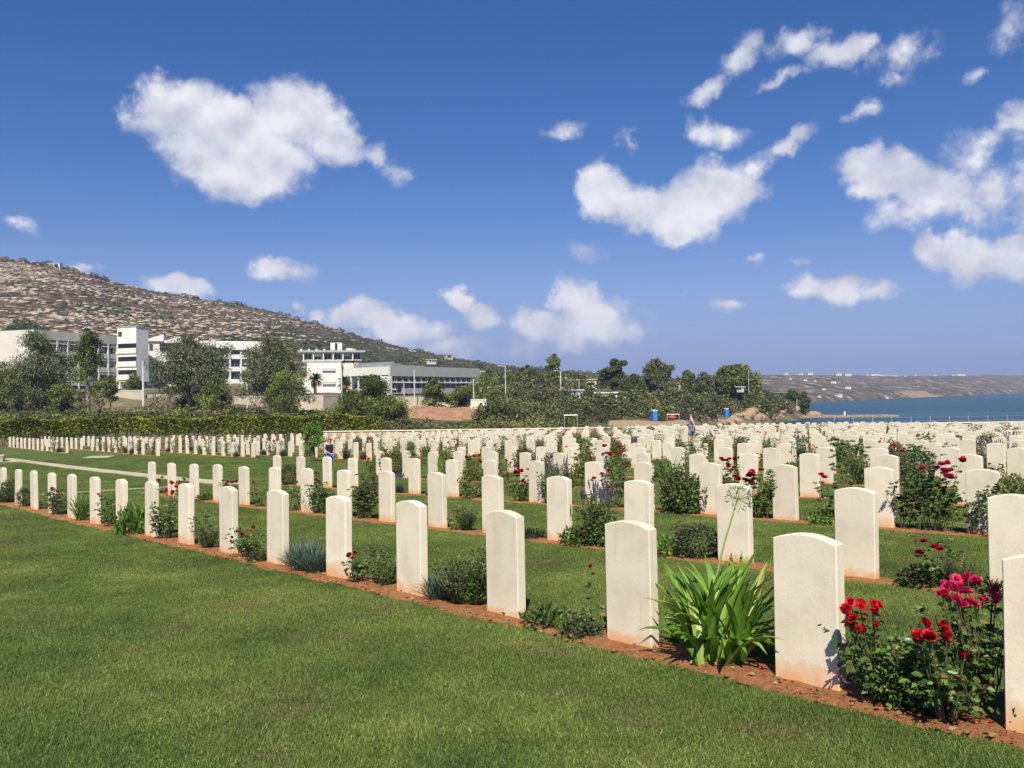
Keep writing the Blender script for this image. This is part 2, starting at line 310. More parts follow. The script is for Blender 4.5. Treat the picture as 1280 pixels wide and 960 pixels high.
# clouds: (px, py, half width px, half height px, tilt deg, weight)
CL = [(225,140,62,40,-12,1),(262,185,66,54,15,1.15),(330,188,66,54,0,1.15),(290,150,60,34,20,1.05),(372,150,66,48,14,1.05),(415,170,48,34,20,1),(200,118,36,24,0,.8),      (468,195,30,16,25,.62),(490,212,20,20,40,.4),
      (748,225,32,26,25,1),(790,250,56,34,15,1.05),(842,262,66,50,0,1.2),(885,245,58,40,0,1.1),(845,300,42,16,0,.9),(925,240,50,26,-15,.75),(940,210,42,18,-18,.85),(985,182,46,13,-28,.7),
      (1075,210,55,28,5,1.05),(1110,222,66,34,0,1.1),(1160,235,60,38,0,.95),(1210,205,60,45,20,.8),(1250,240,62,52,0,.85),(1275,150,40,34,0,.8),(1300,260,70,60,0,.85),(1120,260,60,22,0,.55),
      (1170,312,28,22,0,1.05),(1215,328,62,28,0,1.15),(1272,322,52,34,0,1.1),(1320,320,60,40,0,1),
      (1010,358,36,19,0,.95),(1050,360,42,20,0,.9),(1095,360,34,16,0,.8),(990,322,20,10,0,.5),(935,315,17,9,0,.5),(915,382,36,11,0,.7),(855,368,20,8,0,.38),
      (718,374,38,32,0,1.2),(735,405,58,38,0,1.2),(680,408,44,26,0,1.0),(780,412,38,20,0,.72),(735,430,60,16,0,.6),(570,376,26,20,20,1.05),(600,396,34,18,30,.95),
      (355,338,46,17,0,.85),(455,398,40,22,0,1.05),(485,414,56,24,0,1.0),(540,415,38,16,0,.6),(560,432,70,14,0,.45),(640,440,90,14,0,.42),(222,357,48,14,0,.95),(100,335,24,10,0,.9),(365,382,14,9,0,.75),(400,388,16,10,0,.75),(20,275,32,14,0,.55),
      (890,108,34,14,-28,.66),(930,72,36,18,-20,.62),(980,100,52,11,-16,.78),(1000,58,40,18,-10,.62),(1050,65,44,15,-10,.72),(1125,68,44,20,0,.66),(1120,92,26,16,40,.5),(900,168,36,17,10,.66),(1080,138,30,12,-10,.50),(1255,35,46,26,0,.52),(1222,82,22,10,0,.45),
      (790,172,15,15,40,.50),(705,160,38,12,0,.46),(730,308,34,12,20,.30),(1230,180,60,26,0,.55)]
wn = nt.nodes.new('ShaderNodeTexNoise'); wn.inputs['Scale'].default_value = 16; wn.inputs['Detail'].default_value = 6; wn.inputs['Roughness'].default_value = .6; L(nt, uv, wn.inputs['Vector'])
wsub = nt.nodes.new('ShaderNodeVectorMath'); wsub.operation = 'SUBTRACT'; L(nt, wn.outputs['Color'], wsub.inputs[0]); wsub.inputs[1].default_value = (.5, .5, .5)
wsc = nt.nodes.new('ShaderNodeVectorMath'); wsc.operation = 'MULTIPLY'; L(nt, wsub.outputs[0], wsc.inputs[0]); wsc.inputs[1].default_value = (.075, .05, 0)
wad = nt.nodes.new('ShaderNodeVectorMath'); wad.operation = 'ADD'; L(nt, uv, wad.inputs[0]); L(nt, wsc.outputs[0], wad.inputs[1])
def blobfield(vec):
    acc = None
    for (cx, cy, a, bq, tl, wt) in CL:
        wt = wt*1.28 if wt >= .95 else wt*1.05
        d = ray(cx, cy).normalized(); A = math.atan2(d.x, d.y); E = math.asin(d.z)
        k = (d.y**2)
        mp = nt.nodes.new('ShaderNodeMapping'); mp.vector_type = 'TEXTURE'
        mp.inputs['Location'].default_value = (A, E, 0); mp.inputs['Rotation'].default_value = (0, 0, -R(tl))
        mp.inputs['Scale'].default_value = (a/F*1.25*k, bq/F*1.25*math.sqrt(k), 1); L(nt, vec, mp.inputs[0])
        ln = nt.nodes.new('ShaderNodeVectorMath'); ln.operation = 'LENGTH'; L(nt, mp.outputs[0], ln.inputs[0])
        q = math_(nt, 'MULTIPLY_ADD', ln.outputs['Value'], -wt, c=wt)
        acc = q if acc is None else math_(nt, 'MAXIMUM', acc, q)
    return acc
fld = blobfield(wad.outputs[0])
d1 = noise(nt, uv, 15, 11, .60)
up1 = nt.nodes.new('ShaderNodeVectorMath'); up1.operation = 'ADD'; L(nt, uv, up1.inputs[0]); up1.inputs[1].default_value = (-.004, .018, 0)
dd1 = noise(nt, uv, 11, 7, .50); dd2 = noise(nt, up1.outputs[0], 11, 7, .50)
den = math_(nt, 'ADD', fld, math_(nt, 'MULTIPLY', math_(nt, 'SUBTRACT', d1, .515), 2.0))
mr = nt.nodes.new('ShaderNodeMapRange'); mr.interpolation_type = 'SMOOTHSTEP'; L(nt, den, mr.inputs[0]); mr.inputs[1].default_value = .04; mr.inputs[2].default_value = .66
alpha = math_(nt, 'MULTIPLY', mr.outputs[0], .97)
front = math_(nt, 'GREATER_THAN', sp.outputs[1], 0.0)
alpha = math_(nt, 'MULTIPLY', alpha, front)
# relief of the billows: lit tops, greyer undersides
rel = math_(nt, 'MULTIPLY', math_(nt, 'SUBTRACT', dd1, dd2), 2.5)
thick = math_(nt, 'MULTIPLY', math_(nt, 'MINIMUM', den, .8), .36)
sh = math_(nt, 'ADD', math_(nt, 'ADD', rel, thick), .42, True)
ccol = ramp(nt, [(.15, (.42, .46, .61)), (.5, (.63, .65, .76)), (.88, (.92, .91, .95))], sh).outputs[0]
bg2 = nt.nodes.new('ShaderNodeBackground'); L(nt, ccol, bg2.inputs[0]); bg2.inputs[1].default_value = .72
mxw = nt.nodes.new('ShaderNodeMixShader'); L(nt, alpha, mxw.inputs[0]); L(nt, bg.outputs[0], mxw.inputs[1]); L(nt, bg2.outputs[0], mxw.inputs[2]); L(nt, mxw.outputs[0], wo.inputs[0])
# ------------------------------------------------------------------ terrain functions
def vnoise(x, y, s, seed=0):
    """cheap smooth value noise"""
    x = np.asarray(x, float)/s + seed*17.3; y = np.asarray(y, float)/s - seed*9.1
    xi = np.floor(x); yi = np.floor(y); fx = x-xi; fy = y-yi; fx = fx*fx*(3-2*fx); fy = fy*fy*(3-2*fy)
    def h(a, b): v = np.sin(a*127.1+b*311.7+seed*74.7)*43758.5453; return v-np.floor(v)
    return (h(xi, yi)*(1-fx)+h(xi+1, yi)*fx)*(1-fy)+(h(xi, yi+1)*(1-fx)+h(xi+1, yi+1)*fx)*fy
def G(x, y):
    y_ = np.minimum(y, 60.0)
    z = -1.38 - .0455*y_ + .00022*y_*y_ - .0191*(np.maximum(y, 60.0)-60)
    z = z + .17*np.tanh(np.asarray(x)/11.0)*np.clip(np.asarray(y)/14.0, 0, 1)
    return z + ZC
# ---- row geometry
S2 = (1.578, 4.72); UU = (-.645, .764); VV = (.764, .645); SP = 1.34; ROWANG = math.atan2(UU[1], UU[0])
def RP(o, k): return (S2[0] + VV[0]*o + UU[0]*SP*k, S2[1] + VV[1]*o + UU[1]*SP*k)
def kof(px, o):
    t = (px-640)/F; a = S2[0]+VV[0]*o; b = S2[1]+VV[1]*o
    return (a-t*b)/(-UU[0]*SP + UU[1]*SP*t)
# ------------------------------------------------------------------ lawn (one sheet), grid finer near the camera
ys = np.concatenate([np.arange(-12, 30, .5), np.arange(30, 79.1, 1.0)]); xs = np.arange(-95, 95.1, 1.0)
def grid(name, X, Y, Z, mat, smooth=True):
    nr, nc = X.shape; V = np.stack([X.ravel(), Y.ravel(), Z.ravel()], 1); i = np.arange(nr*nc).reshape(nr, nc)
    Fc = np.stack([i[:-1, :-1].ravel(), i[:-1, 1:].ravel(), i[1:, 1:].ravel(), i[1:, :-1].ravel()], 1)
    return link(name, npmesh(name, V, Fc, mat, smooth=smooth))
X, Y = np.meshgrid(xs, ys)
tag(grid('lawn', X, Y, G(X, Y), M['lawn']), kind='structure')
# ------------------------------------------------------------------ middle ground beyond the wall
MC = {  # px : [(D, z relative to eye)]
 -420: [(70,-3.6),(80,-3.7),(130,-1.8),(165,-1.5),(171,.8),(220,2.5),(260,4.5),(330,14)],
 60: [(70,-3.6),(80,-3.7),(130,-2.6),(165,-1.2),(171,.9),(220,2.3),(260,4.5),(330,13)],
 250: [(70,-3.6),(80,-3.7),(120,-2.7),(165,-2.0),(169,-1.9),(172,.3),(220,1.6),(260,4),(330,11)],
 400: [(70,-3.6),(80,-3.8),(120,-3.1),(166,-2.7),(169,-2.6),(172,.1),(220,.6),(260,3),(330,9)],
 500: [(70,-3.7),(80,-4.0),(120,-4.3),(145,-3.4),(168,-2.9),(172,-.5),(220,-.1),(260,2),(340,7)],
 600: [(70,-3.8),(80,-4.2),(120,-4.8),(150,-3.6),(168,-2.6),(180,-1.6),(220,-.4),(260,1.5),(340,5)],
 700: [(70,-3.9),(80,-4.5),(120,-5.0),(150,-5.2),(180,-4.4),(210,-2.0),(240,.6),(270,2.2),(340,3.2)],
 850: [(70,-4),(80,-4.7),(120,-5.6),(150,-6.6),(190,-6.9),(220,-6.0),(240,-3.6),(265,-.6),(300,.9),(350,0)],
 920: [(70,-4),(80,-5),(120,-6.6),(150,-8.6),(175,-10.3),(215,-10.8),(238,-9.4),(250,-7),(270,-4.2),(290,-1.8),(320,-.4),(350,-1)],
 980: [(70,-4),(80,-5),(120,-7),(150,-9.4),(175,-11),(250,-11.6),(285,-9.6),(305,-6.8),(330,-5.0),(350,-6)],
 1020: [(70,-4),(80,-5),(120,-7.4),(160,-10.2),(190,-12),(300,-12),(345,-10.6),(352,-10.4),(360,-11)],
 1060: [(70,-4),(80,-5),(120,-7.6),(160,-10.6),(190,-12),(300,-13),(350,-13)],
 1900: [(70,-4),(80,-5),(120,-7.6),(160,-10.6),(190,-12),(300,-13),(350,-13)]}
mk = sorted(MC)
def midz(px, D):
    px = np.clip(np.asarray(px, float), mk[0], mk[-1]); D = np.asarray(D, float)
    tab = np.stack([np.interp(D, [a for a, b in MC[k]], [b for a, b in MC[k]]) for k in mk])
    idx = np.clip(np.searchsorted(mk, px)-1, 0, len(mk)-2); k0 = np.array(mk)[idx]; k1 = np.array(mk)[idx+1]
    t = (px-k0)/(k1-k0); t = t*t*(3-2*t)
    flat = tab.reshape(len(mk), -1); j = np.arange(flat.shape[1]); ii = idx.ravel()
    return (flat[ii, j]*(1-t.ravel())+flat[ii+1, j]*t.ravel()).reshape(px.shape) + ZC
pxs = np.concatenate([np.arange(-420, 1240, 9), np.arange(1240, 1900, 30)]); Ds = np.concatenate([np.arange(78.5, 180, 2.0), np.arange(180, 352, 3.0)])
PX, DD = np.meshgrid(pxs, Ds); Xm = (PX-640)/F*DD
Zm = midz(PX, DD) + (vnoise(Xm, DD, 9, 1)-.5)*.8 + (vnoise(Xm, DD, 3, 2)-.5)*.3
Zm[0] = G(Xm[0], DD[0]) - .02
tag(grid('scrubland', Xm, DD, Zm, M['scrub']), kind='structure')
def MZ(px, D): return float(midz(np.array([px]), np.array([D]))[0])
def MP(px, D, dz=0): return Vector(((px-640)/F*D, D, MZ(px, D)+dz))
# bare orange earth bank
px2 = np.arange(480, 618, 2.0); D2 = np.arange(136, 169, 1.2); PX, DD = np.meshgrid(px2, D2); Xm = (PX-640)/F*DD
edge = np.minimum(np.minimum((PX-480)/18, (618-PX)/18), np.minimum((DD-136)/7, (169-DD)/4)) - vnoise(Xm, DD, 3.5, 5)*1.1
Zb = midz(PX, DD) + np.clip(edge, -1, 1)*.7 + (vnoise(Xm, DD, 2.2, 3)-.5)*1.0 + (vnoise(Xm, DD, .9, 4)-.5)*.4
tag(grid('earth_bank', Xm, DD, Zb, M['bank'], False), kind='structure')
# sandy beach strip
px2 = np.arange(760, 1000, 4); D2 = np.linspace(0, 1, 16); PX, TT = np.meshgrid(px2, D2)
c0 = np.interp(PX, [760, 850, 920, 1000], [150, 165, 150, 150]); c1 = np.interp(PX, [760, 850, 920, 1000], [172, 206, 172, 158]); DD = c0+(c1-c0)*TT; Xm = (PX-640)/F*DD
ed = np.minimum(np.minimum((PX-760)/30, (1000-PX)/20), np.minimum(TT, 1-TT)*5)-vnoise(Xm, DD, 7, 5)*.9
Zb = midz(PX, DD) + np.clip(ed, -1, .4)*.6 + (vnoise(Xm, DD, 5, 6)-.5)*.25
M['sand'] = m_soil('beach_sand', (.28, .21, .12), (.42, .32, .19), .6, .1)
tag(grid('beach', Xm, DD, Zb, M['sand']), kind='structure')
# ------------------------------------------------------------------ hillside on the left and ridge behind
cp = [-600, -200, 0, 60, 100, 150, 200, 250, 300, 350, 400, 450, 500, 550, 600, 660, 740, 850, 930, 1010]
cy = [300, 312, 322, 330, 340, 352, 365, 373, 380, 392, 405, 420, 434, 444, 453, 462, 467, 474, 486, 500]
cD = [480, 500, 520, 535, 548, 570, 600, 625, 650, 675, 700, 730, 765, 800, 840, 860, 880, 880, 860, 800]
fD = [322]*4+[322, 322, 322, 324, 326, 328, 330, 334, 338, 340, 340, 342, 344, 345, 346, 348]
pxh = np.arange(-600, 1011, 5.0); S = np.concatenate([np.linspace(0, 1, 80), 1+np.linspace(.03, .9, 18)])
PX, SS = np.meshgrid(pxh, S); Dc = np.interp(PX, cp, cD); Df = np.interp(PX, cp, fD)
Zc = (hor(PX)-np.interp(PX, cp, cy))/F*Dc; Zf = midz(PX, Df)-ZC-.6
DD = Df+(Dc-Df)*SS; s1 = np.clip(SS, 0, 1)
Zh = Zf+(Zc-Zf)*(s1**1.0*(.9+.1*s1)) - np.clip(SS-1, 0, 9)**1.3*np.maximum(Zc, 6)*.9
Xh = (PX-640)/F*DD
rough = np.clip(np.minimum(s1*4, 1), 0, 1)
Zh = Zh + ((vnoise(Xh, DD, 45, 8)-.5)*5*np.clip((1-s1)*4, .12, 1) + (vnoise(Xh, DD, 14, 9)-.5)*2.2*np.clip((1-s1)*5, .35, 1) + (vnoise(Xh, DD, 6, 9)-.5)*1.1)*rough
tag(grid('hillside', Xh, DD, Zh+ZC, M['hill'], False), kind='structure')
HPX, HS, HZ, HD = pxh, S, Zh+ZC, DD
def hillpt(px, s):
    i = int(np.clip((px+600)/5.0, 0, len(HPX)-2)); t = (px+600)/5.0-i; j = int(np.clip(np.searchsorted(HS, s)-1, 0, len(HS)-2)); q = (s-HS[j])/(HS[j+1]-HS[j])
    f = lambda A: (A[j, i]*(1-t)+A[j, i+1]*t)*(1-q)+(A[j+1, i]*(1-t)+A[j+1, i+1]*t)*q
    D = f(HD); return Vector(((px-640)/F*D, D, f(HZ)))
# rocks and scrub strewn over it (uncountable)
def ico(sub=1):
    import bmesh
    bm = bmesh.new(); bmesh.ops.create_icosphere(bm, subdivisions=sub, radius=1); V = np.array([v.co[:] for v in bm.verts]); Fc = np.array([[v.index for v in f.verts] for f in bm.faces]); bm.free(); return V, Fc
IV, IF = ico(1); IV2, IF2 = ico(2)
def blobs(name, pts, sizes, flat, mat, jit=.25, kind='stuff', wide_=1.0):
    VV_, FF_ = [], []
    for n, (p, s) in enumerate(zip(pts, sizes)):
        v = IV*(1+np.random.uniform(-jit, jit, (len(IV), 1)))*np.array([s*random.uniform(.7, 1.6)*wide_, s*random.uniform(.7, 1.2), s*flat])
        VV_.append(v+np.array(p)); FF_.append(IF+n*len(IV))
    return tag(link(name, npmesh(name, np.concatenate(VV_), np.concatenate(FF_), mat)), kind=kind)
rp, rs, sp_, ss_ = [], [], [], []
for _ in range(7000):
    px = random.uniform(-60, 640); s = random.uniform(.02, 1.0)
    p = hillpt(px, s); q = vnoise(p.x*.6, p.z*8, 22, 11)*.6+vnoise(p.x, p.z*3, 60, 13)*.4
    if q > .47 + max(0, px-250)*.0006: rp.append(p); rs.append(random.uniform(.35, 1.25)*(1.3 if random.random() < .1 else 1))
for _ in range(9000):
    px = random.uniform(-60, 960); s = random.uniform(.0, 1.01)
    p = hillpt(px, s); q = vnoise(p.x, p.y+p.z*5, 22, 12)
    if q + max(0, px-280)*.0010 + (.20 if s < .25 else 0) > .60: sp_.append(p); ss_.append(random.uniform(.5, 1.5)*(1.6 if random.random() < .08 else 1))
M['hrock'] = m_soil('hill_rock', (.36, .29, .21), (.58, .50, .39), .5, .4)
M['hscrub'] = m_plain('hill_scrub', (.055, .060, .024), .95, .45, .06)
blobs('hillside_rock', rp, rs, .40, M['hrock'], wide_=1.7); blobs('hillside_scrub', sp_, ss_, .75, M['hscrub'], .35)
# ------------------------------------------------------------------ sea and far coast
me = npmesh('sea', np.array([(-2500, 100, 0), (6000, 100, 0), (6000, 6000, 0), (-2500, 6000, 0)], float), np.array([[0, 1, 2, 3]]), M['sea'])
tag(link('sea', me), kind='structure')
fp = [880, 960, 1020, 1060, 1120, 1200, 1280, 1400, 1700, 2100]; fy = [506, 504.5, 503.3, 501.6, 498.4, 495, 491.6, 489, 484, 480]
fs = [10*F/(y-hor(p)) for p, y in zip(fp, fy)]
cyf = [470, 468.5, 468.5, 469.5, 470, 469.5, 471, 469, 466, 462]
pf = np.arange(880, 2100, 6.0); Sf = np.linspace(0, 1.4, 60); PX, SS = np.meshgrid(pf, Sf)
Ds_ = np.interp(PX, fp, fs); Dc = Ds_*1.55+350; DD = Ds_-8+(Dc-Ds_)*SS
Zc = (hor(PX)-np.interp(PX, fp, cyf))/F*Dc + 10
prof = np.interp(SS, [0, .015, .06, .25, .5, .8, 1, 1.4], [-.25, .0, .16, .34, .60, .88, 1.0, .7])
Xf = (PX-640)/F*DD; Zf = prof*Zc*1.0 + ((vnoise(Xf, DD, 130, 3)-.5)*9+(vnoise(Xf, DD, 50, 4)-.5)*5)*np.clip(SS*3, 0, 1)*np.clip(1.25-SS, .12, 1)
tag(grid('far_coast', Xf, DD, Zf, M['far'], False), kind='structure')
# darker ridge further off at the right
pf2 = np.arange(1080, 2100, 8.0); Sf2 = np.linspace(0, 1.3, 24); PX2, SS2 = np.meshgrid(pf2, Sf2); DD2 = 2600+900*SS2
cz = np.interp(PX2, [1080, 1170, 1230, 1300, 1500, 2100], [478, 474, 468.3, 467.5, 463, 455]); Zc2 = (hor(PX2)-cz)/F*3500+10
X2 = (PX2-640)/F*DD2; Z2 = Zc2*np.interp(SS2, [0, 1, 1.3], [0, 1, .8]) + (vnoise(X2, DD2, 160, 5)-.5)*14 - 3
tag(grid('far_ridge', X2, DD2, Z2, M['far'], False), kind='structure')
def farpt(px, s):
    i = int((px-880)/6); j = int(s/1.4*59); return Vector((Xf[j, i], DD[j, i], Zf[j, i]))
# houses on the far coast
hm = {}
for q in range(3):
    b = MB(); wd, dp, hh = [(11, 8, 4.2), (16, 9, 6), (8, 8, 3.4)][q]
    b.box(-wd/2, wd/2, -dp/2, dp/2, -2, hh); b.box(-wd/2-.4, wd/2+.4, -dp/2-.4, dp/2+.4, hh, hh+.5, 1)
    for e in (-.28, .12): b.box(wd*e, wd*(e+.14), -dp/2-.06, -dp/2+.2, 1, 2.6, 2)
    hm[q] = b.mesh('house', [M['white'], M['cream'], M['glass']])
random.seed(21)
spots = [(px, .93+random.uniform(-.05, .05)) for px in [1004, 1012, 1063, 1084, 1090, 1095, 1098, 1101, 1106, 1112, 1118, 1121, 1124, 1136, 1146, 1196, 1202, 1209, 1170, 1060, 1050, 984]]
spots += [(1008, .55), (988, .62), (1018, .5), (1046, .42), (1064, .25), (1030, .2), (1052, .06), (1024, .05), (1110, .04)]
for n, (px, s) in enumerate(spots):
    o = link('house', hm[random.choice([0, 0, 1, 2])], loc=farpt(px, s), rz=random.uniform(-.5, .5)); hs_ = random.uniform(.35, .62)*(1.25 if s > .8 else .8); o.scale = (hs_, hs_, hs_)
    tag(o, 'tiny pale house on the hazy coast across the bay', 'house', 'houses scattered on the far coast')
# ------------------------------------------------------------------ foliage builders
def unit(a): return a/np.maximum(np.linalg.norm(a, axis=-1, keepdims=True), 1e-9)
def leaves(C, D, size, asp=.5, fold=.12, var=.35):
    """diamond leaves: base at C, axis D, folded along the midrib"""
    n = len(C); C = np.asarray(C, float); D = unit(np.asarray(D, float)); Rn = np.random.normal(size=(n, 3)); S_ = unit(np.cross(D, Rn)); Nn = np.cross(S_, D)
    L_ = np.asarray(size)*np.random.uniform(1-var, 1+var, n); L_ = L_[:, None]; w_ = L_*asp*.5
    mid = C+D*L_*.45
    V = np.stack([C, mid+S_*w_+Nn*w_*fold*2, C+D*L_-Nn*L_*.1, mid-S_*w_+Nn*w_*fold*2], 1).reshape(-1, 3)
    b = np.arange(n)*4; Fc = np.concatenate([np.stack([b, b+1, b+2], 1), np.stack([b, b+2, b+3], 1)])
    return V, Fc
def ellipsoid_pts(n, r, c=(0, 0, 0), shell=.5, lump=.25, seed=0):
    d = unit(np.random.normal(size=(n, 3))); q = np.random.uniform(shell**3, 1, n)**(1/3)
    ph = seed*2.1; l = 1+lump*(np.sin(d[:, 0]*5+ph)*np.cos(d[:, 1]*4.3-ph)+.6*np.sin(d[:, 2]*7+d[:, 0]*6+ph*2))
    return d*np.array(r)*(q*l)[:, None]+np.array(c), d
def mesh_of(name, V, Fc, mat): return npmesh(name, V, Fc, mat)
def blade_strip(p0, dirxy, L_, w_, rise, droop, n=6):
    """an arching strap leaf"""
    V = []; d = np.array([math.cos(dirxy), math.sin(dirxy)]); side = np.array([-d[1], d[0]]); p = np.array(p0, float); a = rise
    for i in range(n+1):
        t = i/n; w = w_*(.55+.45*math.sin(min(t*2.2, 1)*PI/2))*(1-max(0, (t-.55)/.45)**1.8)+.0012
        V.append((p[0]+side[0]*w/2, p[1]+side[1]*w/2, p[2]+.18*w)); V.append((p[0], p[1], p[2]-.1*w)); V.append((p[0]-side[0]*w/2, p[1]-side[1]*w/2, p[2]+.18*w))
        st = L_/n; p = p+np.array([d[0]*math.cos(a), d[1]*math.cos(a), math.sin(a)])*st; a -= droop/n*(.4+1.4*t)
    Fc = []
    for i in range(n): Fc += [(3*i, 3*i+1, 3*i+4, 3*i+3), (3*i+1, 3*i+2, 3*i+5, 3*i+4)]
    return V, Fc
def bloom_arr(r=.032, seed=0):
    rnd = random.Random(seed); V, Fc = [], []
    for (n, op, s, h) in ((6, .15, 1.0, .0), (6, .55, .95, .1), (5, .95, .8, .25), (4, 1.3, .55, .35)):
        for k in range(n):
            a = 2*PI*k/n+rnd.uniform(-.35, .35); o = op+rnd.uniform(-.15, .15); l = r*s*rnd.uniform(.85, 1.1); w = l*.62
            d = (math.cos(a), math.sin(a)); sd_ = (-d[1], d[0]); b = len(V); z0 = h*r*.4
            for (t, ww, lift) in ((0, .25, 0), (.55, 1.0, .5), (1, .7, .75)):
                R_ = l*t*math.cos(o); z = z0+l*t*math.sin(o)+l*.12*lift*rnd.uniform(-.4, 1)
                for sg in (-1, 1): V.append((d[0]*R_+sd_[0]*w*ww*sg, d[1]*R_+sd_[1]*w*ww*sg, z+.25*w*ww))
            Fc += [(b, b+1, b+3, b+2), (b+2, b+3, b+5, b+4)]
    return np.array(V), Fc
BLOOM = {}
def bloom_mesh(c, q):
    if (c, q) not in BLOOM: V, Fc = bloom_arr(.034, q*3+1); BLOOM[(c, q)] = npmesh('bloom', V, Fc, M[c])
    return BLOOM[(c, q)]
def stems_of(n, rad, h, seed, lean=.5):
    rnd = random.Random(seed); out = []
    for k in range(n):
        a = 2*PI*k/n+rnd.uniform(-.5, .5); hh = h*rnd.uniform(.6, 1.0); q = rad*rnd.uniform(.35, 1); pts = []
        for i in range(7):
            t = i/6; rr = .03+q*t**.8; pts.append((math.cos(a+.35*t)*rr+rnd.uniform(-.01, .01), math.sin(a+.35*t)*rr+rnd.uniform(-.01, .01), hh*t**.9))
        out.append(pts)
    return out
def rose_leaves(stems, n, size, spread, tmin=.15):
    C, D = [], []
    for _ in range(n):
        s = random.choice(stems); t = random.uniform(tmin, 1)**.8*6; i = min(int(t), 5); f = t-i
        p = np.array(s[i])*(1-f)+np.array(s[i+1])*f; a = random.uniform(0, 2*PI)
        o = np.array([math.cos(a), math.sin(a), random.uniform(-.35, .45)]); tip = p+o*spread*random.uniform(.5, 1.1)
        for m in range(5):
            b = p+(tip-p)*(.4+.2*(m//2+1) if m < 4 else 1); sg = (-1) ** m
            d = o if m == 4 else o+np.cross(o, (0, 0, 1))*sg*1.2
            C.append(b); D.append(np.array(d)+np.array([0, 0, -.25]))
    return leaves(np.array(C), np.array(D), size, .62)
def rose_parts(seed, rad, h, nst, nleaf, lsize, leafmat='rose_leaf'):
    random.seed(seed); np.random.seed(seed); st = stems_of(nst, rad, h, seed)
    b = MB()
    for s in st: b.tube(s, [.006-.004*i/6 for i in range(7)], 4)
    V, Fc = rose_leaves(st, nleaf, lsize, .075)
    return st, b, V, Fc
def rose_full(seed, loc, rad, h, nst, nleaf, blooms, label, group, lsize=.036, leafmat='rose_leaf', cat='rose bush'):
    """near rose bush: stems, foliage, each bloom its own mesh. blooms: list of (dx,dy,dz,colour,scale)"""
    root = empty('rose_bush', loc); st, b, V, Fc = rose_parts(seed, rad, h, nst, nleaf, lsize)
    for (dx, dy, dz, c, s) in blooms:
        b.tube([(dx*.25, dy*.25, .02), (dx*.7, dy*.7, dz*.6), (dx, dy, dz)], [.004, .003, .002], 4)
    C = []; D = []
    for (dx, dy, dz, c, s) in blooms:
        for q in range(7): a = random.uniform(0, 6.28); t = random.uniform(.3, .95); C.append((dx*t, dy*t, dz*t)); D.append((math.cos(a), math.sin(a), -.2))
    V2, F2 = leaves(np.array(C), np.array(D), lsize*1.15, .6); F2 = F2+len(V); V = np.concatenate([V, V2]); Fc = np.concatenate([Fc, F2])
    b.build('stems', M['twig'], root); link('foliage', npmesh('foliage', V, Fc, M[leafmat]), root)
    for q, (dx, dy, dz, c, s) in enumerate(blooms):
        o = link('bloom', bloom_mesh(c, q % 4), root, (dx, dy, dz), random.uniform(0, 6)); o.scale = (s, s, s)
        o.rotation_euler = (random.uniform(-.7, .7)+.5, random.uniform(-.6, .6), random.uniform(0, 6))
    return tag(root, label, cat, group)
# shared plant meshes for the rows
PR = {}
def proto(key, *a): PR.setdefault(key, []).append(a)
for q in range(5):
    st, b, V, Fc = rose_parts(100+q, .20+.03*(q % 3), .52+.10*(q % 3), 9, 85, .044)
    mats = [M['twig'], M[['rose_leaf', 'dark_leaf', 'rose_leaf', 'shrub_leaf', 'rose_leaf'][q]], M[['red', 'red', 'pink', 'crimson', 'red'][q]]]
    b.arr(V, Fc, 1); r_ = random.Random(q)
    for s in st[:[5, 3, 6, 3, 2][q]]:
        for k in range(r_.choice([1, 2, 3])):
            bv, bf = bloom_arr(.045, q*9+k); o = np.array(s[-1])+np.array([r_.uniform(-.05, .05), r_.uniform(-.05, .05), r_.uniform(0, .06)]); b.arr(bv+o, bf, 2)
    proto('rose', b.mesh('rose_bush', mats))
for q in range(3):      # loose green rose bush out of flower, taller
    st, b, V, Fc = rose_parts(130+q, .17, .62+.08*q, 8, 105, .045); b.arr(V, Fc, 1)
    proto('leafy', b.mesh('leafy_bush', [M['twig'], M[['shrub_leaf', 'dark_leaf', 'rose_leaf'][q]]]))
for q in range(3):      # dense rounded shrub
    np.random.seed(q+5); P, D = ellipsoid_pts(1500, (.25, .25, .22+.05*q), (0, 0, .22+.04*q), .55, .12, q); k = P[:, 2] > .01; V, Fc = leaves(P[k], D[k]+np.random.normal(size=(k.sum(), 3))*.6, .040, .6)
    proto('shrub', npmesh('dense_shrub', V, Fc, M[['shrub_leaf', 'dark_leaf', 'bush'][q]]))
for q in range(3):      # fine lavender mound with spikes
    random.seed(q+40); b = MB()
    for k in range(420):
        V, Fc = blade_strip((random.uniform(-.08, .08), random.uniform(-.08, .08), 0), random.uniform(0, 6.283), random.uniform(.18, .34), .006, random.uniform(.5, 1.45), .5, 3); b.arr(V, Fc, 0)
    if q:
        for k in range(26):
            a = random.uniform(0, 6.28); r1 = random.uniform(.05, .2); h = random.uniform(.38, .52); top = (math.cos(a)*r1, math.sin(a)*r1, h)
            b.tube([(top[0]*.3, top[1]*.3, .1), top], .0018, 3, 0)
            b.tube([top, (top[0]*1.08, top[1]*1.08, h+.05), (top[0]*1.12, top[1]*1.12, h+.09)], [.005, .009, .002], 5, 1)
    proto('lavender', b.mesh('lavender_clump', [M['lav'], M['purple']]))
for q in range(3):      # low ground cover plant
    np.random.seed(q+9); P, D = ellipsoid_pts(620, (.22, .19, .10), (0, 0, .06), .2, .15, q); k = P[:, 2] > .0; V, Fc = leaves(P[k], D[k]+np.random.normal(size=(k.sum(), 3))*.7+(0, 0, .6), .05, .55)
    proto('low', npmesh('low_plant', V, Fc, M[['bright_leaf', 'dark_leaf', 'shrub_leaf'][q]]))
